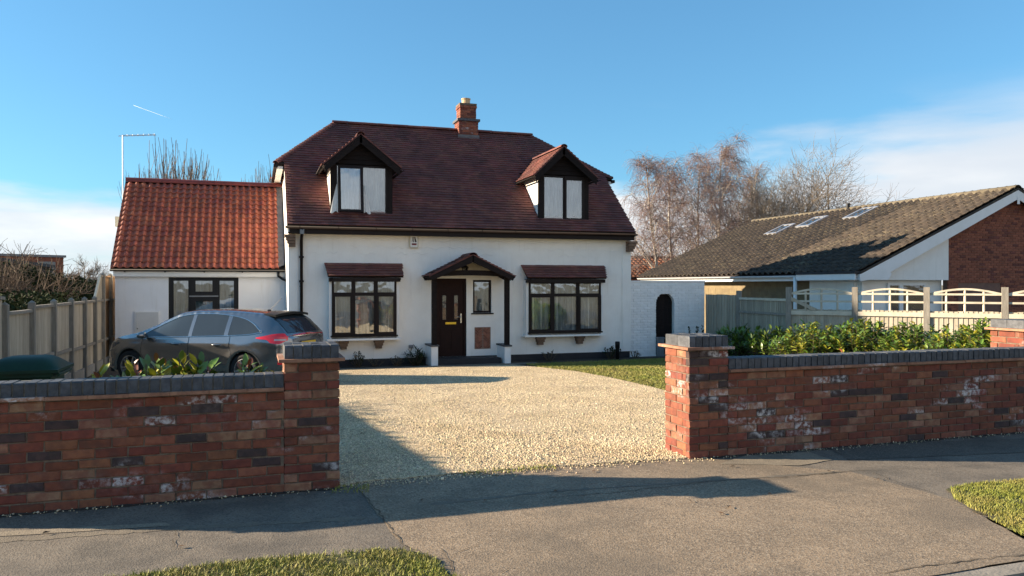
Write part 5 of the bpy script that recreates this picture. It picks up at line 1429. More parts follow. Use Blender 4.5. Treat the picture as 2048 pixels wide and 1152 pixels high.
def bodyw(x, z):
    """half width of the body at station x and height z"""
    h = half(x); b = belt(x); t = top(x); lo = bot(x)
    zb_ = min(b, t)
    if z <= zb_+1e-6:
        f = (z-lo)/max(zb_-lo, .05)
        w_ = h*(1 - .10*max(0, .30-f)**2/.09*.9 - .055*max(0, f-.45)**2/.30)
        # shoulder crease and flared arches
        w_ += .014*math.exp(-((f-.80)/.07)**2)
        for ax_ in (XF, XRr_):
            d = math.hypot(x-ax_, (z-.34))
            w_ += .022*math.exp(-((d-.37)/.10)**2)*(1 if abs(x) < 2.0 else .3)
        return w_
    f = max(0., (z-b)/max(t-b, .02)); wb_ = bodyw(x, zb_-.0001)
    # cabin leans in and rounds over into the roof
    cab = max(0, min(1, (t-b)/.30))
    tw = wb_*(1-.30*cab)
    return wb_ + (tw-wb_)*f**1.15 if f < .86 else (wb_+(tw-wb_)*.86**1.15)*math.sqrt(max(0, 1-((f-.86)/.14)**2))*.98+.0
def stations(x):
    """outline from sill up and over to the centre line"""
    b = belt(x); t = top(x); lo = bot(x); zb_ = min(b, t); out = []
    for i in range(15): z = lo+(zb_-lo)*i/14; out.append((bodyw(x, z), z))
    if t > b+.02:
        for i in range(1, 13): f = .86*i/12; z = b+(t-b)*f; out.append((bodyw(x, z), z))
        w0 = out[-1][0]; z0 = out[-1][1]
        for i in range(1, 9): a = math.pi/2*i/8; out.append((w0*math.cos(a)**.55 if i < 8 else 0, z0+(t-z0)*math.sin(a)**.8))
    else:
        w0, z0 = out[-1]
        for i in range(1, 21): u = i/20; out.append((w0*(1-u), z0+ .0 + (t-z0)*math.sin(u*math.pi/2) + .03*math.sin(u*math.pi/2)*min(1, max(0, b-t+.3))))
    return out
xs_ = [LR+.001, LR+.01] + list(np.linspace(LR+.03, LF-.03, 110)) + [LF-.01, LF-.001]
body = MB(); n = len(stations(0))
def in_arch(x, z): return any((x-ax_)**2+(z-.325)**2 < .375**2 for ax_ in (XF, XRr_))
rows = [[(x, w_, z) for w_, z in stations(x)] for x in xs_]
ZAR = .375
for sgn in (1, -1):
    vs = []; fs = []
    for r_ in rows: vs += [(x, sgn*y, z) for x, y, z in r_]
    for i in range(len(rows)-1):
        for j in range(n-1):
            q = [i*n+j, i*n+j+1, (i+1)*n+j+1, (i+1)*n+j]
            c = np.mean([vs[k] for k in q], 0)
            if in_arch(c[0], c[2]) and c[2] < .72: continue
            fs.append(tuple(q) if sgn < 0 else tuple(q[::-1]))
    for r0, sg in ((0, 1), (len(rows)-1, -1)):
        ring = [r0*n+j for j in range(n)]
        k = len(vs); vs.append((rows[r0][0][0], 0, rows[r0][0][2])); f = tuple(ring+[k]); fs.append(f)
    body.add(vs, fs)
bo = body.build('body', 'car_paint', car, smooth=True)
# floor, inner arches, arch lips
fl = MB().box((-1.95, -.78, .20), (1.9, .78, .30)); fl.build('underbody', 'black_plastic', car)
for ax_ in (XF, XRr_):
    for s in (1, -1):
        b = MB(); m = 20
        for k in range(m+1):
            a = -.2+(math.pi+.4)*k/m; x = ax_+.385*math.cos(a); z = .325+.385*math.sin(a)
            wv = bodyw(x, max(z, bot(x)+.02))
            for (rr_, yy) in ((.395, wv+.004), (.365, wv+.004), (.365, .50)):
                b.v.append((ax_+rr_*math.cos(a), s*yy, .325+rr_*math.sin(a)))
            if k:
                o = 3*(k-1)
                for c in range(2): b.f.append((o+c, o+c+1, o+3+c+1, o+3+c) if s < 0 else (o+3+c, o+3+c+1, o+c+1, o+c))
        b.build('wheel_arch', 'car_paint', car, smooth=True)
        MB().box((ax_-.36, s*.50-.01, .25), (ax_+.36, s*.50+.01, .69)).build('arch_liner', 'black_plastic', car)
        # wheel
        wy = s*.80; wh = thing('tmp', '', '', (ax_, wy, .325)); bpy.data.objects.remove(wh)
        ty = MB().lathe((ax_, wy, .325), [(.21, -.10), (.29, -.105), (.318, -.08), (.322, 0), (.318, .08), (.29, .105), (.215, .10), (.205, .08)], 36, 'y').build('wheel', 'tyre', car, smooth=True)
        rim = MB().lathe((ax_, wy, .325), [(.219, s*.098), (.222, s*.102), (.212, s*.104), (.203, s*.07), (.198, s*.0)], 36, 'y')
        for k in range(10):
            a = 2*math.pi*k/10 + (.12 if k % 2 else -.12); c, sn = math.cos(a), math.sin(a)
            rim.beam((ax_+.04*c, wy+s*.075, .325+.04*sn), (ax_+.207*c, wy+s*.092, .325+.207*sn), .022, .03, (0, 1, 0))
        rim.lathe((ax_, wy, .325), [(0, s*.085), (.05, s*.085), (.055, s*.06)], 16, 'y')
        rim.build('rim', 'alloy', ty)
        MB().lathe((ax_, wy, .325), [(0, s*.02), (.16, s*.02)], 24, 'y').build('brake_disc', 'tyre', ty)
def patch(name, lo_f, hi_f, x0, x1, m, off=.004, nu=30, nv=10, s=1, parent=None, sm=True):
    b = MB()
    def fn(u, v):
        x = x0+(x1-x0)*u; z = lo_f(x)+(hi_f(x)-lo_f(x))*v; return (x, s*(bodyw(x, z)+off), z)
    b.grid(fn, nu, nv)
    if s > 0: b.f = [f[::-1] for f in b.f]
    return b.build(name, m, parent or car, smooth=sm)
bl = lambda x: belt(x)+.006
def wtop(x): return belt(x) + (top(x)-belt(x))*.84
wt = smooth_curve([(-1.62, 1.075), (-1.45, 1.20), (-1.2, 1.30), (-.9, 1.355), (-.5, 1.385), (-.1, 1.38), (.2, 1.345), (.55, 1.225), (.85, 1.085), (1.12, .94), (1.20, .916)])
bw_ = smooth_curve([(-1.66, 1.07), (-1.50, 1.03), (-1.3, 1.005), (-.2, .957), (.8, .925), (1.20, .912)])
for s in (1, -1):
    patch('side_window', bw_, lambda x: min(wt(x), wtop(x)), -.02, 1.0, 'car_glass', s=s)
    patch('side_window', bw_, lambda x: min(wt(x), wtop(x)), -.84, -.10, 'car_glass', s=s)
    patch('side_window', bw_, lambda x: min(wt(x), wtop(x)), -1.62, -.93, 'car_glass', s=s)
    patch('window_pillar', bw_, lambda x: min(wt(x), wtop(x)), -.10, -.02, 'car_paint', .006, s=s, nu=4)
    patch('window_pillar', bw_, lambda x: min(wt(x), wtop(x)), -.93, -.84, 'car_paint', .006, s=s, nu=4)
    patch('mirror_sail', bw_, lambda x: max(bw_(x)+.004, min(wt(x), wtop(x))), 1.0, 1.19, 'black_plastic', .003, s=s, nu=6)
    tr = MB().tube([(x, s*(bodyw(x, bw_(x))+.006), bw_(x)-.006) for x in np.linspace(-1.66, 1.2, 40)], .009, 6)
    tr.tube([(x, s*(bodyw(x, min(wt(x), wtop(x)))+.005), min(wt(x), wtop(x))+.006) for x in np.linspace(-1.66, 1.15, 40)], .008, 6)
    tr.build('chrome_trim', 'chrome', car, smooth=True)
    # shut lines
    for pts in ([(1.05, z) for z in np.linspace(.27, .90, 12)], [(-.06+.02*math.sin((z-.3)*2), z) for z in np.linspace(.27, .945, 12)],
                [(-.98-.30*max(0, (.75-z))**.8*.9, z) for z in np.linspace(.50, 1.0, 12)], [(x, .275) for x in np.linspace(-.95, .95, 12)], [(1.25-.1*u, .905-.0*u) for u in np.linspace(0, 1, 4)]):
        MB().tube([(x, s*(bodyw(x, z)+.0005), z) for x, z in pts], .005, 5).build('shut_line', 'black_plastic', car)
    for hx in (-.72, .22):
        z = .80; w_ = bodyw(hx, z)
        MB().tube([(hx-.11, s*(w_+.012), z), (hx-.07, s*(w_+.035), z+.004), (hx+.07, s*(w_+.035), z+.004), (hx+.11, s*(w_+.012), z)], .014, 8).build('door_handle', 'car_paint', car, smooth=True)
        patch('handle_recess', lambda x: .775-.0, lambda x: .822, hx-.06, hx+.06, 'black_plastic', .002, 6, 3, s=s)
    # mirror
    mx_, mz = .98, .965; wv = bodyw(mx_, .93)
    mr = MB(); nseg = 10
    def fnm(u, v):
        a = 2*math.pi*u; b_2 = math.pi*v-math.pi/2
        ca = abs(math.cos(a))**.8*math.copysign(1, math.cos(a)); sa = abs(math.sin(a))**.8*math.copysign(1, math.sin(a))
        return (mx_-.02+.085*math.cos(b_2)*ca*.9, s*(wv+.14+.115*math.sin(b_2)), mz+.068*math.cos(b_2)*sa)
    mr.grid(fnm, 16, 10); mr.beam((mx_, s*(wv-.02), .94), (mx_-.01, s*(wv+.09), .955), .05, .04)
    mr.build('door_mirror', 'car_paint', car, smooth=True)
    # tail lamp: long wedge wrapping from the flank to the tailgate
    lt = smooth_curve([(-2.13, 1.0), (-2.05, 1.035), (-1.88, 1.02), (-1.72, .985), (-1.56, .955)]); lb = smooth_curve([(-2.13, .90), (-2.02, .835), (-1.88, .85), (-1.78, .915), (-1.68, .925), (-1.56, .94)])
    patch('tail_lamp', lb, lt, -2.135, -1.56, 'tail_red', .010, 26, 8, s=s)
    patch('reverse_lens', lambda x: .895, lambda x: .93, -2.12, -1.93, 'tail_clear', .013, 10, 3, s=s)
    patch('rear_reflector', lambda x: .44, lambda x: .50, -2.13, -2.0, 'tail_red', .006, 6, 3, s=s)
    hl = smooth_curve([(1.62, .80), (1.85, .80), (2.05, .745), (2.10, .71)]); hb_ = smooth_curve([(1.62, .785), (1.8, .70), (2.0, .655), (2.10, .66)])
    patch('head_lamp', hb_, hl, 1.62, 2.09, 'car_glass', .006, 16, 6, s=s)
# rear screen, spoiler, tailgate, plate, windscreen
def toppatch(name, x0, x1, wf, m, off=.005, nu=16, nv=20):
    b = MB()
    def fn(u, v):
        x = x0+(x1-x0)*u; y = (2*v-1)*wf(x); st_ = stations(x); ay = abs(y)
        z = st_[-1][1]
        for (wa, za), (wb2, zb2) in zip(st_[::-1], st_[-2::-1]):
            if wa <= ay <= wb2 or (ay <= wb2): z = za+(zb2-za)*((ay-wa)/max(wb2-wa, 1e-4)); break
        return (x + (off if x > .2 else -off), y, z+off)
    b.grid(fn, nu, nv)
    b.f = [f if x1 > x0 else f[::-1] for f in b.f]
    return b.build(name, m, car, smooth=True)
toppatch('rear_screen', -2.09, -1.70, lambda x: .60+.02*(x+2.1), 'car_glass')
toppatch('windscreen', .36, 1.16, lambda x: .50+.16*(x-.3), 'car_glass')
sp = MB()
def fsp(u, v):
    y = (2*v-1)*.60; x = -1.42-.44*u*(1-.08*(2*v-1)**2); z = 1.425+.005*u-.045*(2*v-1)**2 - .0*u
    return (x, y, z+.012*math.sin(u*3.1))
sp.grid(fsp, 10, 20)
k = len(sp.v); sp.v += [(x, y, z-.05*(max(0, (-1.42-x)/.44))) for x, y, z in sp.v]; nu_ = 11
sp.f = [f for f in sp.f] + [tuple(i+k for i in f[::-1]) for f in sp.f]
for j in range(20): sp.f.append((j*nu_+10, j*nu_+10+k, (j+1)*nu_+10+k, (j+1)*nu_+10))
for j in (0, 20):
    for i in range(10): sp.f.append((j*nu_+i, j*nu_+i+1, j*nu_+i+1+k, j*nu_+i+k) if j else (j*nu_+i+1, j*nu_+i, j*nu_+i+k, j*nu_+i+1+k))
sp.build('spoiler', 'black_plastic', car, smooth=False)
MB().box((-2.185, -.27, .74), (-2.172, .27, .86)).build('plate_recess', 'black_plastic', car)
pl = MB().box((-2.197, -.26, .745), (-2.187, .26, .855)).build('number_plate', 'plate_yellow', car)
ch = MB()
def stroke(y0, z0, y1, z1): ch.beam((-2.199, y0, z0), (-2.199, y1, z1), .012, .012, (1, 0, 0))
stroke(.23, .835, .18, .835); stroke(.205, .835, .205, .765); stroke(.16, .835, .16, .765); stroke(.16, .765, .12, .765)
ch.build('plate_characters', 'ink', pl)
bp = MB().grid(lambda u, v: ((lambda x: (x, 0, 0))(0)), 1, 1)
b = MB()
def fbump(u, v):
    y = (2*v-1)*.78; x = -2.205+.30*abs(2*v-1)**4; return (x-.02*math.sin(math.pi*u), y, .30+.30*u)
b.grid(fbump, 6, 24); b.build('rear_bumper', 'car_paint', car, smooth=True)
MB().box((-2.17, -.55, .255), (-2.05, .55, .34)).build('rear_diffuser', 'black_plastic', car)
an = MB().tube([(-1.30, 0, 1.44), (-1.58, 0, 1.70)], .005, 6); an.lathe((-1.29, 0, 1.435), [(.05, 0), (.03, .03), (0, .035)], 12); an.build('aerial', 'black_plastic', car)
CAR_REAR, CAR_FRONT = Vector((-.23, 15.67)), Vector((-2.43, 17.15))       # near-side axle ends on the ground
hd = (CAR_FRONT-CAR_REAR).normalized(); rgt = Vector((hd.y, -hd.x)); mid = (CAR_REAR+CAR_FRONT)/2 + rgt*.90
car.location = (mid.x, mid.y, ground(mid.y)+.012); car.rotation_euler = (math.atan(.0), 0, math.atan2(hd.y, hd.x))

# ================================================================== WHEELIE BIN
bc = atX(46, 760, -2.95); by = bc.y
bq = atY(60, 735, 9.3)
bY = 9.6; bxr = atY(122, 733, bY).x; bxl = bxr-1.05*.62
bin_ = thing('wheelie_bin', 'green wheelie bin with domed lid behind the left wall', 'bin', ((bxr+bxl)/2, bY, ground(bY)))
gz = ground(bY); zl = atY(60, 733, bY).z; 
def ring(x0, x1, y0, y1, z): return [(x0, y0, z), (x1, y0, z), (x1, y1, z), (x0, y1, z)]
b = MB(); vs = ring(bxl+.09, bxr-.09, bY-.20, bY+.30, gz+.06)+ring(bxl+.02, bxr-.04, bY-.29, bY+.36, zl-.10)+ring(bxl, bxr-.02, bY-.31, bY+.38, zl-.09)+ring(bxl, bxr-.02, bY-.31, bY+.38, zl-.02)
b.add(vs, [(3, 2, 1, 0)]+[(4*l+i, 4*l+(i+1) % 4, 4*l+4+(i+1) % 4, 4*l+4+i) for l in range(3) for i in range(4)])
b.build('body', 'bin_green', bin_)
zt_ = atY(60, 711, bY).z
b = MB(); n = 10
def flid(u, v):
    x = bxl-.02+(bxr-bxl+.05)*u; y = bY-.33+.74*v; e = min(1, 8*min(u, 1-u+.02)); e2 = min(1, 6*min(v, 1-v))
    return (x, y, zl-.015+(zt_-zl+.01)*max(0, (1-abs(2*u-1.0)**5))*max(0, (1-abs(2*v-1)**4))*(1-.25*max(0, u-.75)*4*.6))
b.grid(flid, 16, 14); b.build('lid', 'bin_green', bin_, smooth=True)
MB().box((bxl-.03, bY-.345, zl-.045), (bxr+.04, bY+.42, zl-.012)).build('lid_rim', 'bin_green', bin_)
MB().tube([(bxr+.03, bY-.28, zl-.07), (bxr+.03, bY+.30, zl-.07)], .018, 8).build('handle', 'bin_green', bin_)
for y in (bY-.22, bY+.28): MB().lathe((bxr-.06, y, gz+.10), [(0, -.03), (.10, -.03), (.10, .03), (0, .03)], 18, 'y').build('wheel', 'tyre', bin_)
# ================================================================== PLANTS
def leaf_mesh(name, Lf, wf, m, fold=.25, droop=.3):
    pr = [(0, .06), (.22, .75), (.5, 1.0), (.78, .72), (1, 0)]; b = MB()
    for t, w_ in pr:
        z = -droop*Lf*t*t*.6
        b.v += [(-w_*wf/2, t*Lf, z+fold*w_*wf/2), (0, t*Lf, z), (w_*wf/2, t*Lf, z+fold*w_*wf/2)]
    for i in range(4):
        o = 3*i; b.f += [(o, o+1, o+4, o+3), (o+1, o+2, o+5, o+4)]
    return b.mesh(name, m, True)
def leaf_matrix(p, d, r, s):
    d = Vector(d).normalized(); up = Vector((r.uniform(-.5, .5), r.uniform(-.5, .5), 1)); x = d.cross(up)
    if x.length < .05: x = Vector((1, 0, 0))
    x.normalize(); z = x.cross(d)
    return Matrix(((x.x*s, d.x*s, z.x*s, p[0]), (x.y*s, d.y*s, z.y*s, p[1]), (x.z*s, d.z*s, z.z*s, p[2]), (0, 0, 0, 1)))
LG = [leaf_mesh('leaf', .125, .05, 'laurel', droop=d) for d in (.1, .35, .6)]
LY = [leaf_mesh('leaf', .115, .048, 'laurel_yellow', droop=d) for d in (.1, .4)]
LR_ = [leaf_mesh('leaf', .10, .04, 'laurel_red', droop=.3)]
LD = [leaf_mesh('leaf', .07, .032, 'dark_leaf', droop=d) for d in (.1, .5)]
LN = [leaf_mesh('leaf', .11, .014, 'dark_leaf', droop=d) for d in (.3, .8)]
LDRY = [leaf_mesh('leaf', .06, .02, 'dry_leaf', droop=.5)]
def laurel(label, base, h, rad, nst, seed, yellow=.25, red=.06, group=None, name='laurel_shrub', per=13, limit=300, leaves=(LG, LY, LR_), sc_=1., upright=.6, low=.62):
    r = random.Random(seed); base = Vector(base); t = thing(name, label, 'shrub', base, group); st = MB(); its = []
    for k in range(nst):
        a = r.uniform(0, 6.283); q = math.sqrt(r.random()); out = Vector((math.cos(a), math.sin(a), 0))
        tip = base + out*rad*q + Vector((0, 0, h*(1-.38*q*q)*r.uniform(low, 1.02)))
        st_ = base + out*rad*.30*q
        mid = st_.lerp(tip, .55)+out*.05*h*q
        st.tube([st_, mid, tip], [.010, .007, .004], 4)
        ax_ = (tip-mid).normalized()
        pal = leaves[1] if r.random() < yellow else leaves[0]
        for j in range(per):
            f = j/per; b = r.uniform(0, 6.283); p = mid.lerp(tip, .05+.95*f) if f > .25 else st_.lerp(mid, .35+.65*f*4)
            side = Vector((math.cos(b), math.sin(b), 0)); d = side*(1.15-f*.75)+ax_*(upright*(.5+f))+Vector((0, 0, -.25*(1-f)))
            pl = pal if f > .4 else leaves[0]
            if red and f > .8 and r.random() < red*3: pl = leaves[2]
            its.append((pl[r.randrange(len(pl))], leaf_matrix(p, d, r, sc_*r.uniform(.65, 1.2))))
    st.build('stem', 'stem', t); pieces(t, 'leaf', its, limit, rest='foliage'); return t
gz7 = ground(7.4)
def at_wall(x, ytop, Y): p = atY(x, ytop, Y); return Vector((p.x, Y, ground(Y)-.03)), p.z-ground(Y)
for k, (x, yt, Y, rad, n, lab) in enumerate(((292, 709, 7.15, .20, 9, 'young laurel with yellow tips behind the left wall, in front of the car bonnet'),
        (345, 711, 7.2, .24, 12, 'bushy young laurel behind the left wall, in front of the front car door'), (398, 712, 7.15, .16, 8, 'small laurel behind the left wall, in front of the rear car door'),
        (478, 724, 7.1, .15, 7, 'low laurel behind the left wall, in front of the rear car wheel'), (535, 722, 7.05, .16, 7, 'low yellow-tipped laurel beside the left gate pillar'), (222, 738, 7.3, .22, 6, 'lowest laurel behind the left wall, nearest the green bin'))):
    b, h = at_wall(x, yt, Y); laurel(lab, b, h*1.10, rad*1.1, int(n*1.7), 40+k, yellow=.45, red=.12, low=.86, group='young laurels behind the left wall', sc_=1.1, per=15)
# laurel hedge behind the right wall
labs = ['glossy laurel bush, leftmost of the sunlit hedge behind the right wall', 'glossy laurel bush, second from left in the sunlit hedge behind the right wall', 'glossy laurel bush in the middle of the sunlit hedge behind the right wall',
        'glossy laurel bush, second from right in the sunlit hedge behind the right wall', 'glossy laurel bush, rightmost of the sunlit hedge beside the lone brick pillar']
for k, (x, yt, D, rad, n) in enumerate(((1622, 654, 14.6, .66, 92), (1728, 648, 14.2, .72, 105), (1830, 656, 13.4, .62, 86), (1905, 664, 12.4, .52, 70), (1985, 650, 11.8, .55, 80))):
    p = atD(x, yt, D); g_ = ground(p.y); laurel(labs[k], (p.x, p.y, g_-.02), p.z-g_+.13, rad*1.15, int(n*2.0), 60+k, yellow=.24, red=.0, group='sunlit laurel hedge', limit=200, sc_=.86, per=26, low=.76, upright=.34)
labs = ['dark shaded laurel bush left of the sunlit hedge, nearest the archway', 'dark shaded laurel bush between the sunlit hedge and the one nearest the archway']
for k, (x, yt, D) in enumerate(((1470, 651, 20.0), (1540, 652, 19.0))):
    p = atD(x, yt, D); g_ = ground(p.y); laurel(labs[k], (p.x, p.y, g_-.02), p.z-g_+.05, .68, 120, 70+k, yellow=.03, red=0, group='shaded laurel hedge', limit=60, sc_=1.1)
labs = ['small yellow laurel peeping over the coping next to the right gate pillar', 'small yellow laurel peeping over the right wall below the shaded bushes', 'small yellow laurel peeping over the right wall, right of its twin',
        'low yellow-green laurel over the coping in front of the hedge middle', 'low yellow-green laurel over the coping near the hedge right end']
for k, (x, yt, Y) in enumerate(((1462, 698, 7.15), (1500, 690, 7.2), (1530, 692, 7.25), (1690, 690, 7.4), (1840, 684, 7.5))):
    b, h = at_wall(x, yt, Y); laurel(labs[k], b, h, .16, 8, 80+k, low=.85, yellow=.75, red=.08, group='small laurels behind the right wall', sc_=.85, per=14)
# plants at the foot of the house
def foot(x, yt, yb, label, n, leaves, name, sp=.8, sc_=1., per=12, up=.6, cat='shrub'):
    p = atY(x, yb, YF-.30); t = atY(x, yt, YF-.30); h = t.z-ZG
    return laurel(label, (p.x, YF-.32, ZG-.01), h, max(.14, h*sp), n, int(x), 0, 0, name=name, leaves=(leaves, leaves, leaves), sc_=sc_, per=per, limit=40, upright=up)
foot(717, 699, 728, 'dark conical shrub at the foot of the house under the left oriel window', 16, LD, 'foot_shrub', .5, .8)
foot(832, 697, 728, 'spiky green shrub left of the porch', 22, LN, 'spiky_shrub', .75, 1.5, 14)
foot(791, 709, 730, 'sparse dry plant between the left oriel window and the porch', 8, LDRY, 'dry_plant', .7, 1)
foot(1098, 698, 724, 'dry brown plant under the right oriel window', 12, LDRY, 'dry_plant', .7, 1)
foot(1222, 690, 722, 'dark shrub beside the black bollard light', 22, LD, 'foot_shrub', .75, .9)
foot(1268, 700, 720, 'small grey-green plant at the corner of the house and archway wall', 12, LDRY, 'dry_plant', .8, 1)
foot(752, 716, 732, 'low dry plant under the middle of the left oriel window', 7, LDRY, 'dry_plant', 1, 1)
p = atD(1388, 640, 20.6); laurel('dark upright shrub against the right end of the archway wall', (p.x, p.y, ZG), p.z-ZG, .35, 26, 91, 0, 0, name='corner_shrub', leaves=(LD, LD, LD), limit=40, per=16)
bp_ = atY(1235, 683, YF-.4)
bl_ = thing('bollard_light', 'short black bollard light beside the shrub at the house corner', 'light', (bp_.x, YF-.4, ZG))
MB().lathe((bp_.x, YF-.4, ZG-.05), [(.0, 0), (.055, 0), (.055, bp_.z-ZG-.12)], 14).build('post', 'black_plastic', bl_, smooth=True)
MB().lathe((bp_.x, YF-.4, bp_.z-.18), [(.0, 0), (.065, 0), (.068, .15), (.06, .18), (0, .185)], 14).build('head', 'black_plastic', bl_, smooth=True)

# ---- hedge and scrub beyond the left fence
def leafmass(name, label, cat, boxes, n, meshm, seed, size, m):
    r = np.random.default_rng(seed); V = []
    tot = sum((b[3]*b[4]*b[5]) for b in boxes)
    for cx_, cy_, cz_, rx, ry, rz in boxes:
        k = int(n*rx*ry*rz/tot); d = r.normal(size=(k, 3)); d /= np.linalg.norm(d, axis=1, keepdims=True); d *= r.uniform(.55, 1.05, (k, 1))
        V.append(np.stack([cx_+d[:, 0]*rx, cy_+d[:, 1]*ry, cz_+d[:, 2]*rz], 1))
    P = np.vstack(V); k = len(P); a = r.normal(size=(k, 3)); a /= np.linalg.norm(a, axis=1, keepdims=True); b = np.cross(a, r.normal(size=(k, 3))); b /= np.linalg.norm(b, axis=1, keepdims=True)
    s = r.uniform(.5, 1.2, (k, 1))*size; Q = np.stack([P-a*s, P+b*s*.45, P+a*s, P-b*s*.45], 1).reshape(-1, 3); Q[:, 2] = np.maximum(Q[:, 2], ZG)
    return Q, np.arange(4*k).reshape(-1, 4)
hedge = thing('evergreen_hedge', 'dark evergreen hedge standing just behind the left fence', 'hedge', (-4.6, 10, ground(10)))
bx_ = []; rr = random.Random(5); y = 8.6
while y < 23.0:
    hh = 2.08 if y < 14.3 else 1.52
    bx_.append((-4.75+rr.uniform(-.1, .1), y, hh/2-.1, .62, .62, hh/2+.1+rr.uniform(-.07, .05))); y += .55
Q, Fq = leafmass('f', '', '', bx_, 42000, None, 2, .06, 'dark_leaf'); np_obj('foliage', Q, Fq, 'dark_leaf', hedge, kind='stuff')
tm = MB(); y = 8.6
while y < 23.0:
    tm.tube([(-4.75, y, ground(y)-.1), (-4.72+rr.uniform(-.1, .1), y+rr.uniform(-.1, .1), 1.2)], [.03, .015], 5); y += .55
tm.build('stems', 'stem', hedge, kind='stuff')

# ---- bare trees
class Tree:
    def __init__(s, seed): s.r = random.Random(seed); s.b = {}
    def rv(s, k): return Vector((s.r.uniform(-k, k), s.r.uniform(-k, k), s.r.uniform(-k, k)))
    def limb(s, part, p, d, Lb, r0, r1, n, wander, trop=0., sides=4):
        p = Vector(p); d = Vector(d).normalized(); pts = [p.copy()]; rs = [r0]; ds = [d.copy()]
        for i in range(n):
            d = (d + s.rv(wander) + Vector((0, 0, trop*(i+1)/n))).normalized(); p = p + d*(Lb/n); pts.append(p.copy()); ds.append(d.copy()); rs.append(r0+(r1-r0)*(i+1)/n)
        s.b.setdefault(part, MB()).tube(pts, rs, sides, False); return pts, ds, rs
def perp(r, d):
    a = Vector((r.uniform(-1, 1), r.uniform(-1, 1), r.uniform(-1, 1))); a = a-d*a.dot(d)
    return a.normalized() if a.length > .01 else Vector((1, 0, 0))
def finish(T, t, mats, stuff=('crown',)):
    for part, mb in T.b.items(): mb.build(part, mats[part], t, kind=('stuff' if part in stuff else None), smooth=True)
def birch(label, base, H, lean, spread, seed, nprim=24, start=.22, dens=1.):
    T = Tree(seed); r = T.r; t = thing('birch_tree', label, 'tree', base, 'bare birches behind the bungalow')
    pts, ds, rs = T.limb('trunk', base, (lean[0]*.5, lean[1]*.5, 1), H*.94, .14, .02, 18, .05, .02, 7)
    for k in range(nprim):
        f = start+(1-start)*(k+r.random())/nprim; f = min(f, .97); i = int(f*18); p = pts[i].lerp(pts[i+1], f*18-i); d = ds[i]
        o = perp(r, d); o.z = abs(o.z)*.3; L1 = spread*(1.15-f*.8)*r.uniform(.7, 1.2)
        p1, d1, r1 = T.limb('limbs', p, o*.8+Vector((0, 0, 1.0)), L1*1.3, .045*(1.2-f), .012, 8, .14, -.02, 4)
        for q in range(int(5+5*dens)):
            g_ = .2+.8*r.random(); j = min(7, int(g_*8)); pp = p1[j]; o2 = perp(r, d1[j])
            p2, d2, r2 = T.limb('limbs', pp, d1[j]*.8+o2*.9, L1*.5*r.uniform(.5, 1.1), .016, .007, 6, .16, -.10, 3)
            for u in range(int(7*dens)):
                j2 = r.randrange(1, 7); o3 = perp(r, d2[j2])
                T.limb('crown', p2[j2], d2[j2]*.7+o3*.8, r.uniform(.5, 1.25), .0065, .0035, 5, .14, -.75, 3)
    finish(T, t, {'trunk': 'birch_bark', 'limbs': 'birch_bark', 'crown': 'birch_twig'}, ('limbs', 'crown')); return t
def bare_tree(label, base, H, stems, spread, seed, tw=1.):
    T = Tree(seed); r = T.r; t = thing('bare_tree', label, 'tree', base)
    def rec(p, d, Lb, rad, lev):
        part = 'trunk' if lev == 0 else ('limbs' if lev < 3 else 'crown'); n = (8, 7, 6, 5, 4)[lev]
        pts, ds, rs = T.limb(part, p, d, Lb, rad, rad*.42, n, (.10, .16, .20, .22, .25)[lev], (.05, .04, .06, .05, .1)[lev], (6, 5, 4, 3, 3)[lev])
        if lev == 4: return
        nk = (8, 6, 6, 5)[lev]
        for k in range(nk):
            f = .35+.65*(k+r.random())/nk; i = min(n-1, int(f*n)); o = perp(r, ds[i]); rec(pts[i], ds[i]*.75+o*.75, Lb*r.uniform(.48, .70), max(rad*(1-f*.55)*.55, .010), lev+1)
        rec(pts[-1], ds[-1], Lb*.6, max(rad*.42, .009), lev+1)
    for k in range(stems):
        a = 6.283*k/stems+r.uniform(-.4, .4); rec(Vector(base)+Vector((math.cos(a)*.5, math.sin(a)*.5, 0)), (math.cos(a)*spread, math.sin(a)*spread, 1), H*.46, .15, 0)
    finish(T, t, {'trunk': 'grey_bark', 'limbs': 'grey_bark', 'crown': 'grey_twig'}, ('limbs', 'crown')); return t
def gbase(x, D): p = atD(x, 570, D); return Vector((p.x, p.y, ZG-.05))
def hgt(y, D): return atD(0, y, D).z-ZG
RTv = Vector((RT[0], RT[1]))
birch('bare weeping birch nearest the house, leaning left', gbase(1322, 46), hgt(316, 46), RTv*-.30, 2.6, 101, 28, dens=1.25)
birch('slender bare birch, second from the house', gbase(1352, 48), hgt(318, 48), RTv*-.12, 2.5, 102, 28, dens=1.25)
birch('tallest reddish birch in the middle of the group', gbase(1428, 48), hgt(287, 48), RTv*-.02, 3.1, 103, 34, dens=1.3)
birch('reddish birch behind the tallest birch', gbase(1392, 52), hgt(300, 52), RTv*-.1, 2.7, 104, 28, dens=1.25)
birch('pale birch nearest the bungalow ridge', gbase(1468, 50), hgt(318, 50), RTv*.02, 1.9, 105, 22, .3, .8)
bare_tree('wide spreading bare tree behind the bungalow roof', gbase(1566, 50), hgt(268, 50), 5, .42, 111)
bare_tree('small bare tree low behind the birches', gbase(1262, 60), hgt(440, 60), 1, .1, 112)
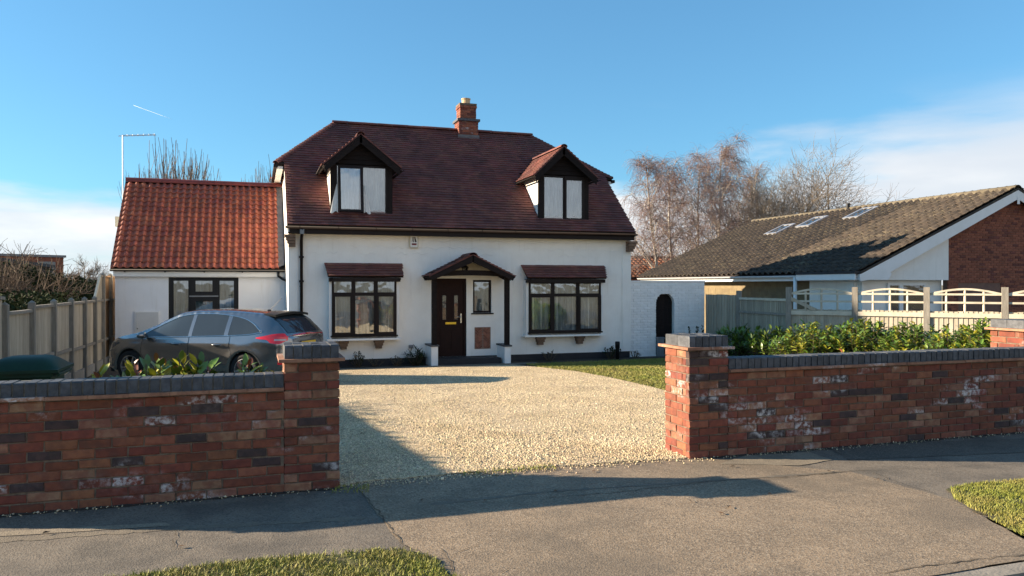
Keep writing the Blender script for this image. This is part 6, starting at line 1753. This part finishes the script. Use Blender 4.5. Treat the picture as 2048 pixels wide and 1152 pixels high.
def poplar(label, x0, x1, yt, D, seed, nst):
    T = Tree(seed); r = T.r; base = gbase((x0+x1)/2, D); t = thing('upright_tree', label, 'tree', base, 'upright bare trees behind the extension'); Hh = hgt(yt, D); hw = (x1-x0)/2/F*D
    T.limb('trunk', base, (0, 0, 1), Hh*.35, .22, .16, 6, .03, 0, 7); top_ = base+Vector((0, 0, Hh*.3))
    for k in range(nst):
        u = r.uniform(-1, 1); v = r.uniform(-1, 1); s = Vector((RT[0]*u*hw+FW[0]*v*hw*.6, RT[1]*u*hw+FW[1]*v*hw*.6, 0)); h1 = Hh*(1-.30*u*u)*r.uniform(.72, 1.0)
        a0 = top_+s*.25; mid = base+s*1.0+Vector((0, 0, Hh*.55)); L0 = (mid-a0).length
        T.limb('limbs', a0, mid-a0, L0, .035, .022, 4, .02, 0, 4)
        pts, ds, rs = T.limb('limbs', mid, (s.x*.16, s.y*.16, 3), h1-Hh*.55, .026, .012, 9, .045, .05, 3)
        for q in range(7):
            j = r.randrange(0, 7); o = perp(r, ds[j]); T.limb('crown', pts[j], ds[j]*1.0+o*.42, r.uniform(.5, 1.5), .013, .008, 4, .07, .5, 3)
    finish(T, t, {'trunk': 'grey_bark', 'limbs': 'poplar_twig', 'crown': 'poplar_twig'}, ('limbs', 'crown'))
poplar('larger upright bare tree behind the left part of the extension roof', 268, 432, 262, 42, 121, 120)
poplar('smaller upright bare tree between extension ridge and house', 478, 590, 300, 44, 122, 62)
# scrub: bare bushes against the dark building
def scrub(label, x, yt, D, rad, seed, n=26, group='bare scrub beyond the left fence', name='bare_bush'):
    T = Tree(seed); r = T.r; base = gbase(x, D); t = thing(name, label, 'bush', base, group); Hh = hgt(yt, D)
    for k in range(n):
        a = r.uniform(0, 6.283); q = r.random(); p, d, rs = T.limb('stems', base+Vector((math.cos(a)*rad*q*.6, math.sin(a)*rad*q*.6, 0)), (math.cos(a)*.5*q, math.sin(a)*.5*q, 1), Hh*r.uniform(.6, 1), .02, .008, 7, .14, .03, 4)
        for j in range(9):
            i = r.randrange(2, 7); o = perp(r, d[i]); p2, d2, r2 = T.limb('twigs', p[i], d[i]+o*.9, rad*r.uniform(.3, .7), .010, .005, 5, .25, .08, 3)
            for j2 in range(4):
                i2 = r.randrange(1, 5); T.limb('twigs', p2[i2], d2[i2]+perp(r, d2[i2])*.9, rad*r.uniform(.15, .4), .006, .004, 3, .25, .05, 3)
    for k_, mb in T.b.items(): mb.build(k_, 'brush_twig', t, kind='stuff')
for k, (x, yt, D, rad, lab) in enumerate(((-30, 470, 20, 1.3, 'tall bare bush at the left frame edge'), (25, 492, 22, 1.3, 'bare bush just right of the tallest one at the left edge'), (70, 525, 26, 1.3, 'bare bush in front of the dark brick building'),
        (112, 540, 30, 1.4, 'low bare bush below the distant brick block'), (150, 545, 31, 1.2, 'low bare bush left of the raised fence panels'), (185, 556, 34, 1.4, 'lowest bare bush next to the raised fence panels'), (215, 540, 40, 1.3, 'far bare bush showing above the raised fence panels'))):
    scrub(lab, x, yt, D, rad, 131+k)
mass = thing('dark_thicket', 'dark evergreen thicket between the left fence and the brick building', 'thicket', gbase(90, 29))
bx_ = []
for x, yt, D in ((-60, 530, 24), (-10, 528, 24), (30, 528, 25), (65, 536, 26), (100, 544, 28), (130, 552, 29), (165, 558, 31), (195, 562, 33)):
    p = atD(x, yt, D); bx_.append((p.x, p.y, (p.z+ZG)/2, 1.0, 1.0, (p.z-ZG)/2+.05))
Q, Fq = leafmass('f', '', '', bx_, 40000, None, 3, .075, 'dark_leaf'); np_obj('foliage', Q, Fq, 'dark_leaf', mass, kind='stuff')
bare_tree('thin bare sapling standing left of the extension', gbase(160, 44), hgt(505, 44), 1, .05, 140)

# a short vapour trail high in the sky
a = atD(268, 211, 4200); b = atD(345, 239, 3900)
ct = thing('contrail', 'thin white vapour trail high in the sky at left', 'contrail', a)
MB().tube([a.lerp(b, t) for t in (0, .25, .5, .75, 1)], [.5, .5, .45, .35, .2], 6).build('trail', 'white_cloth', ct, smooth=True)
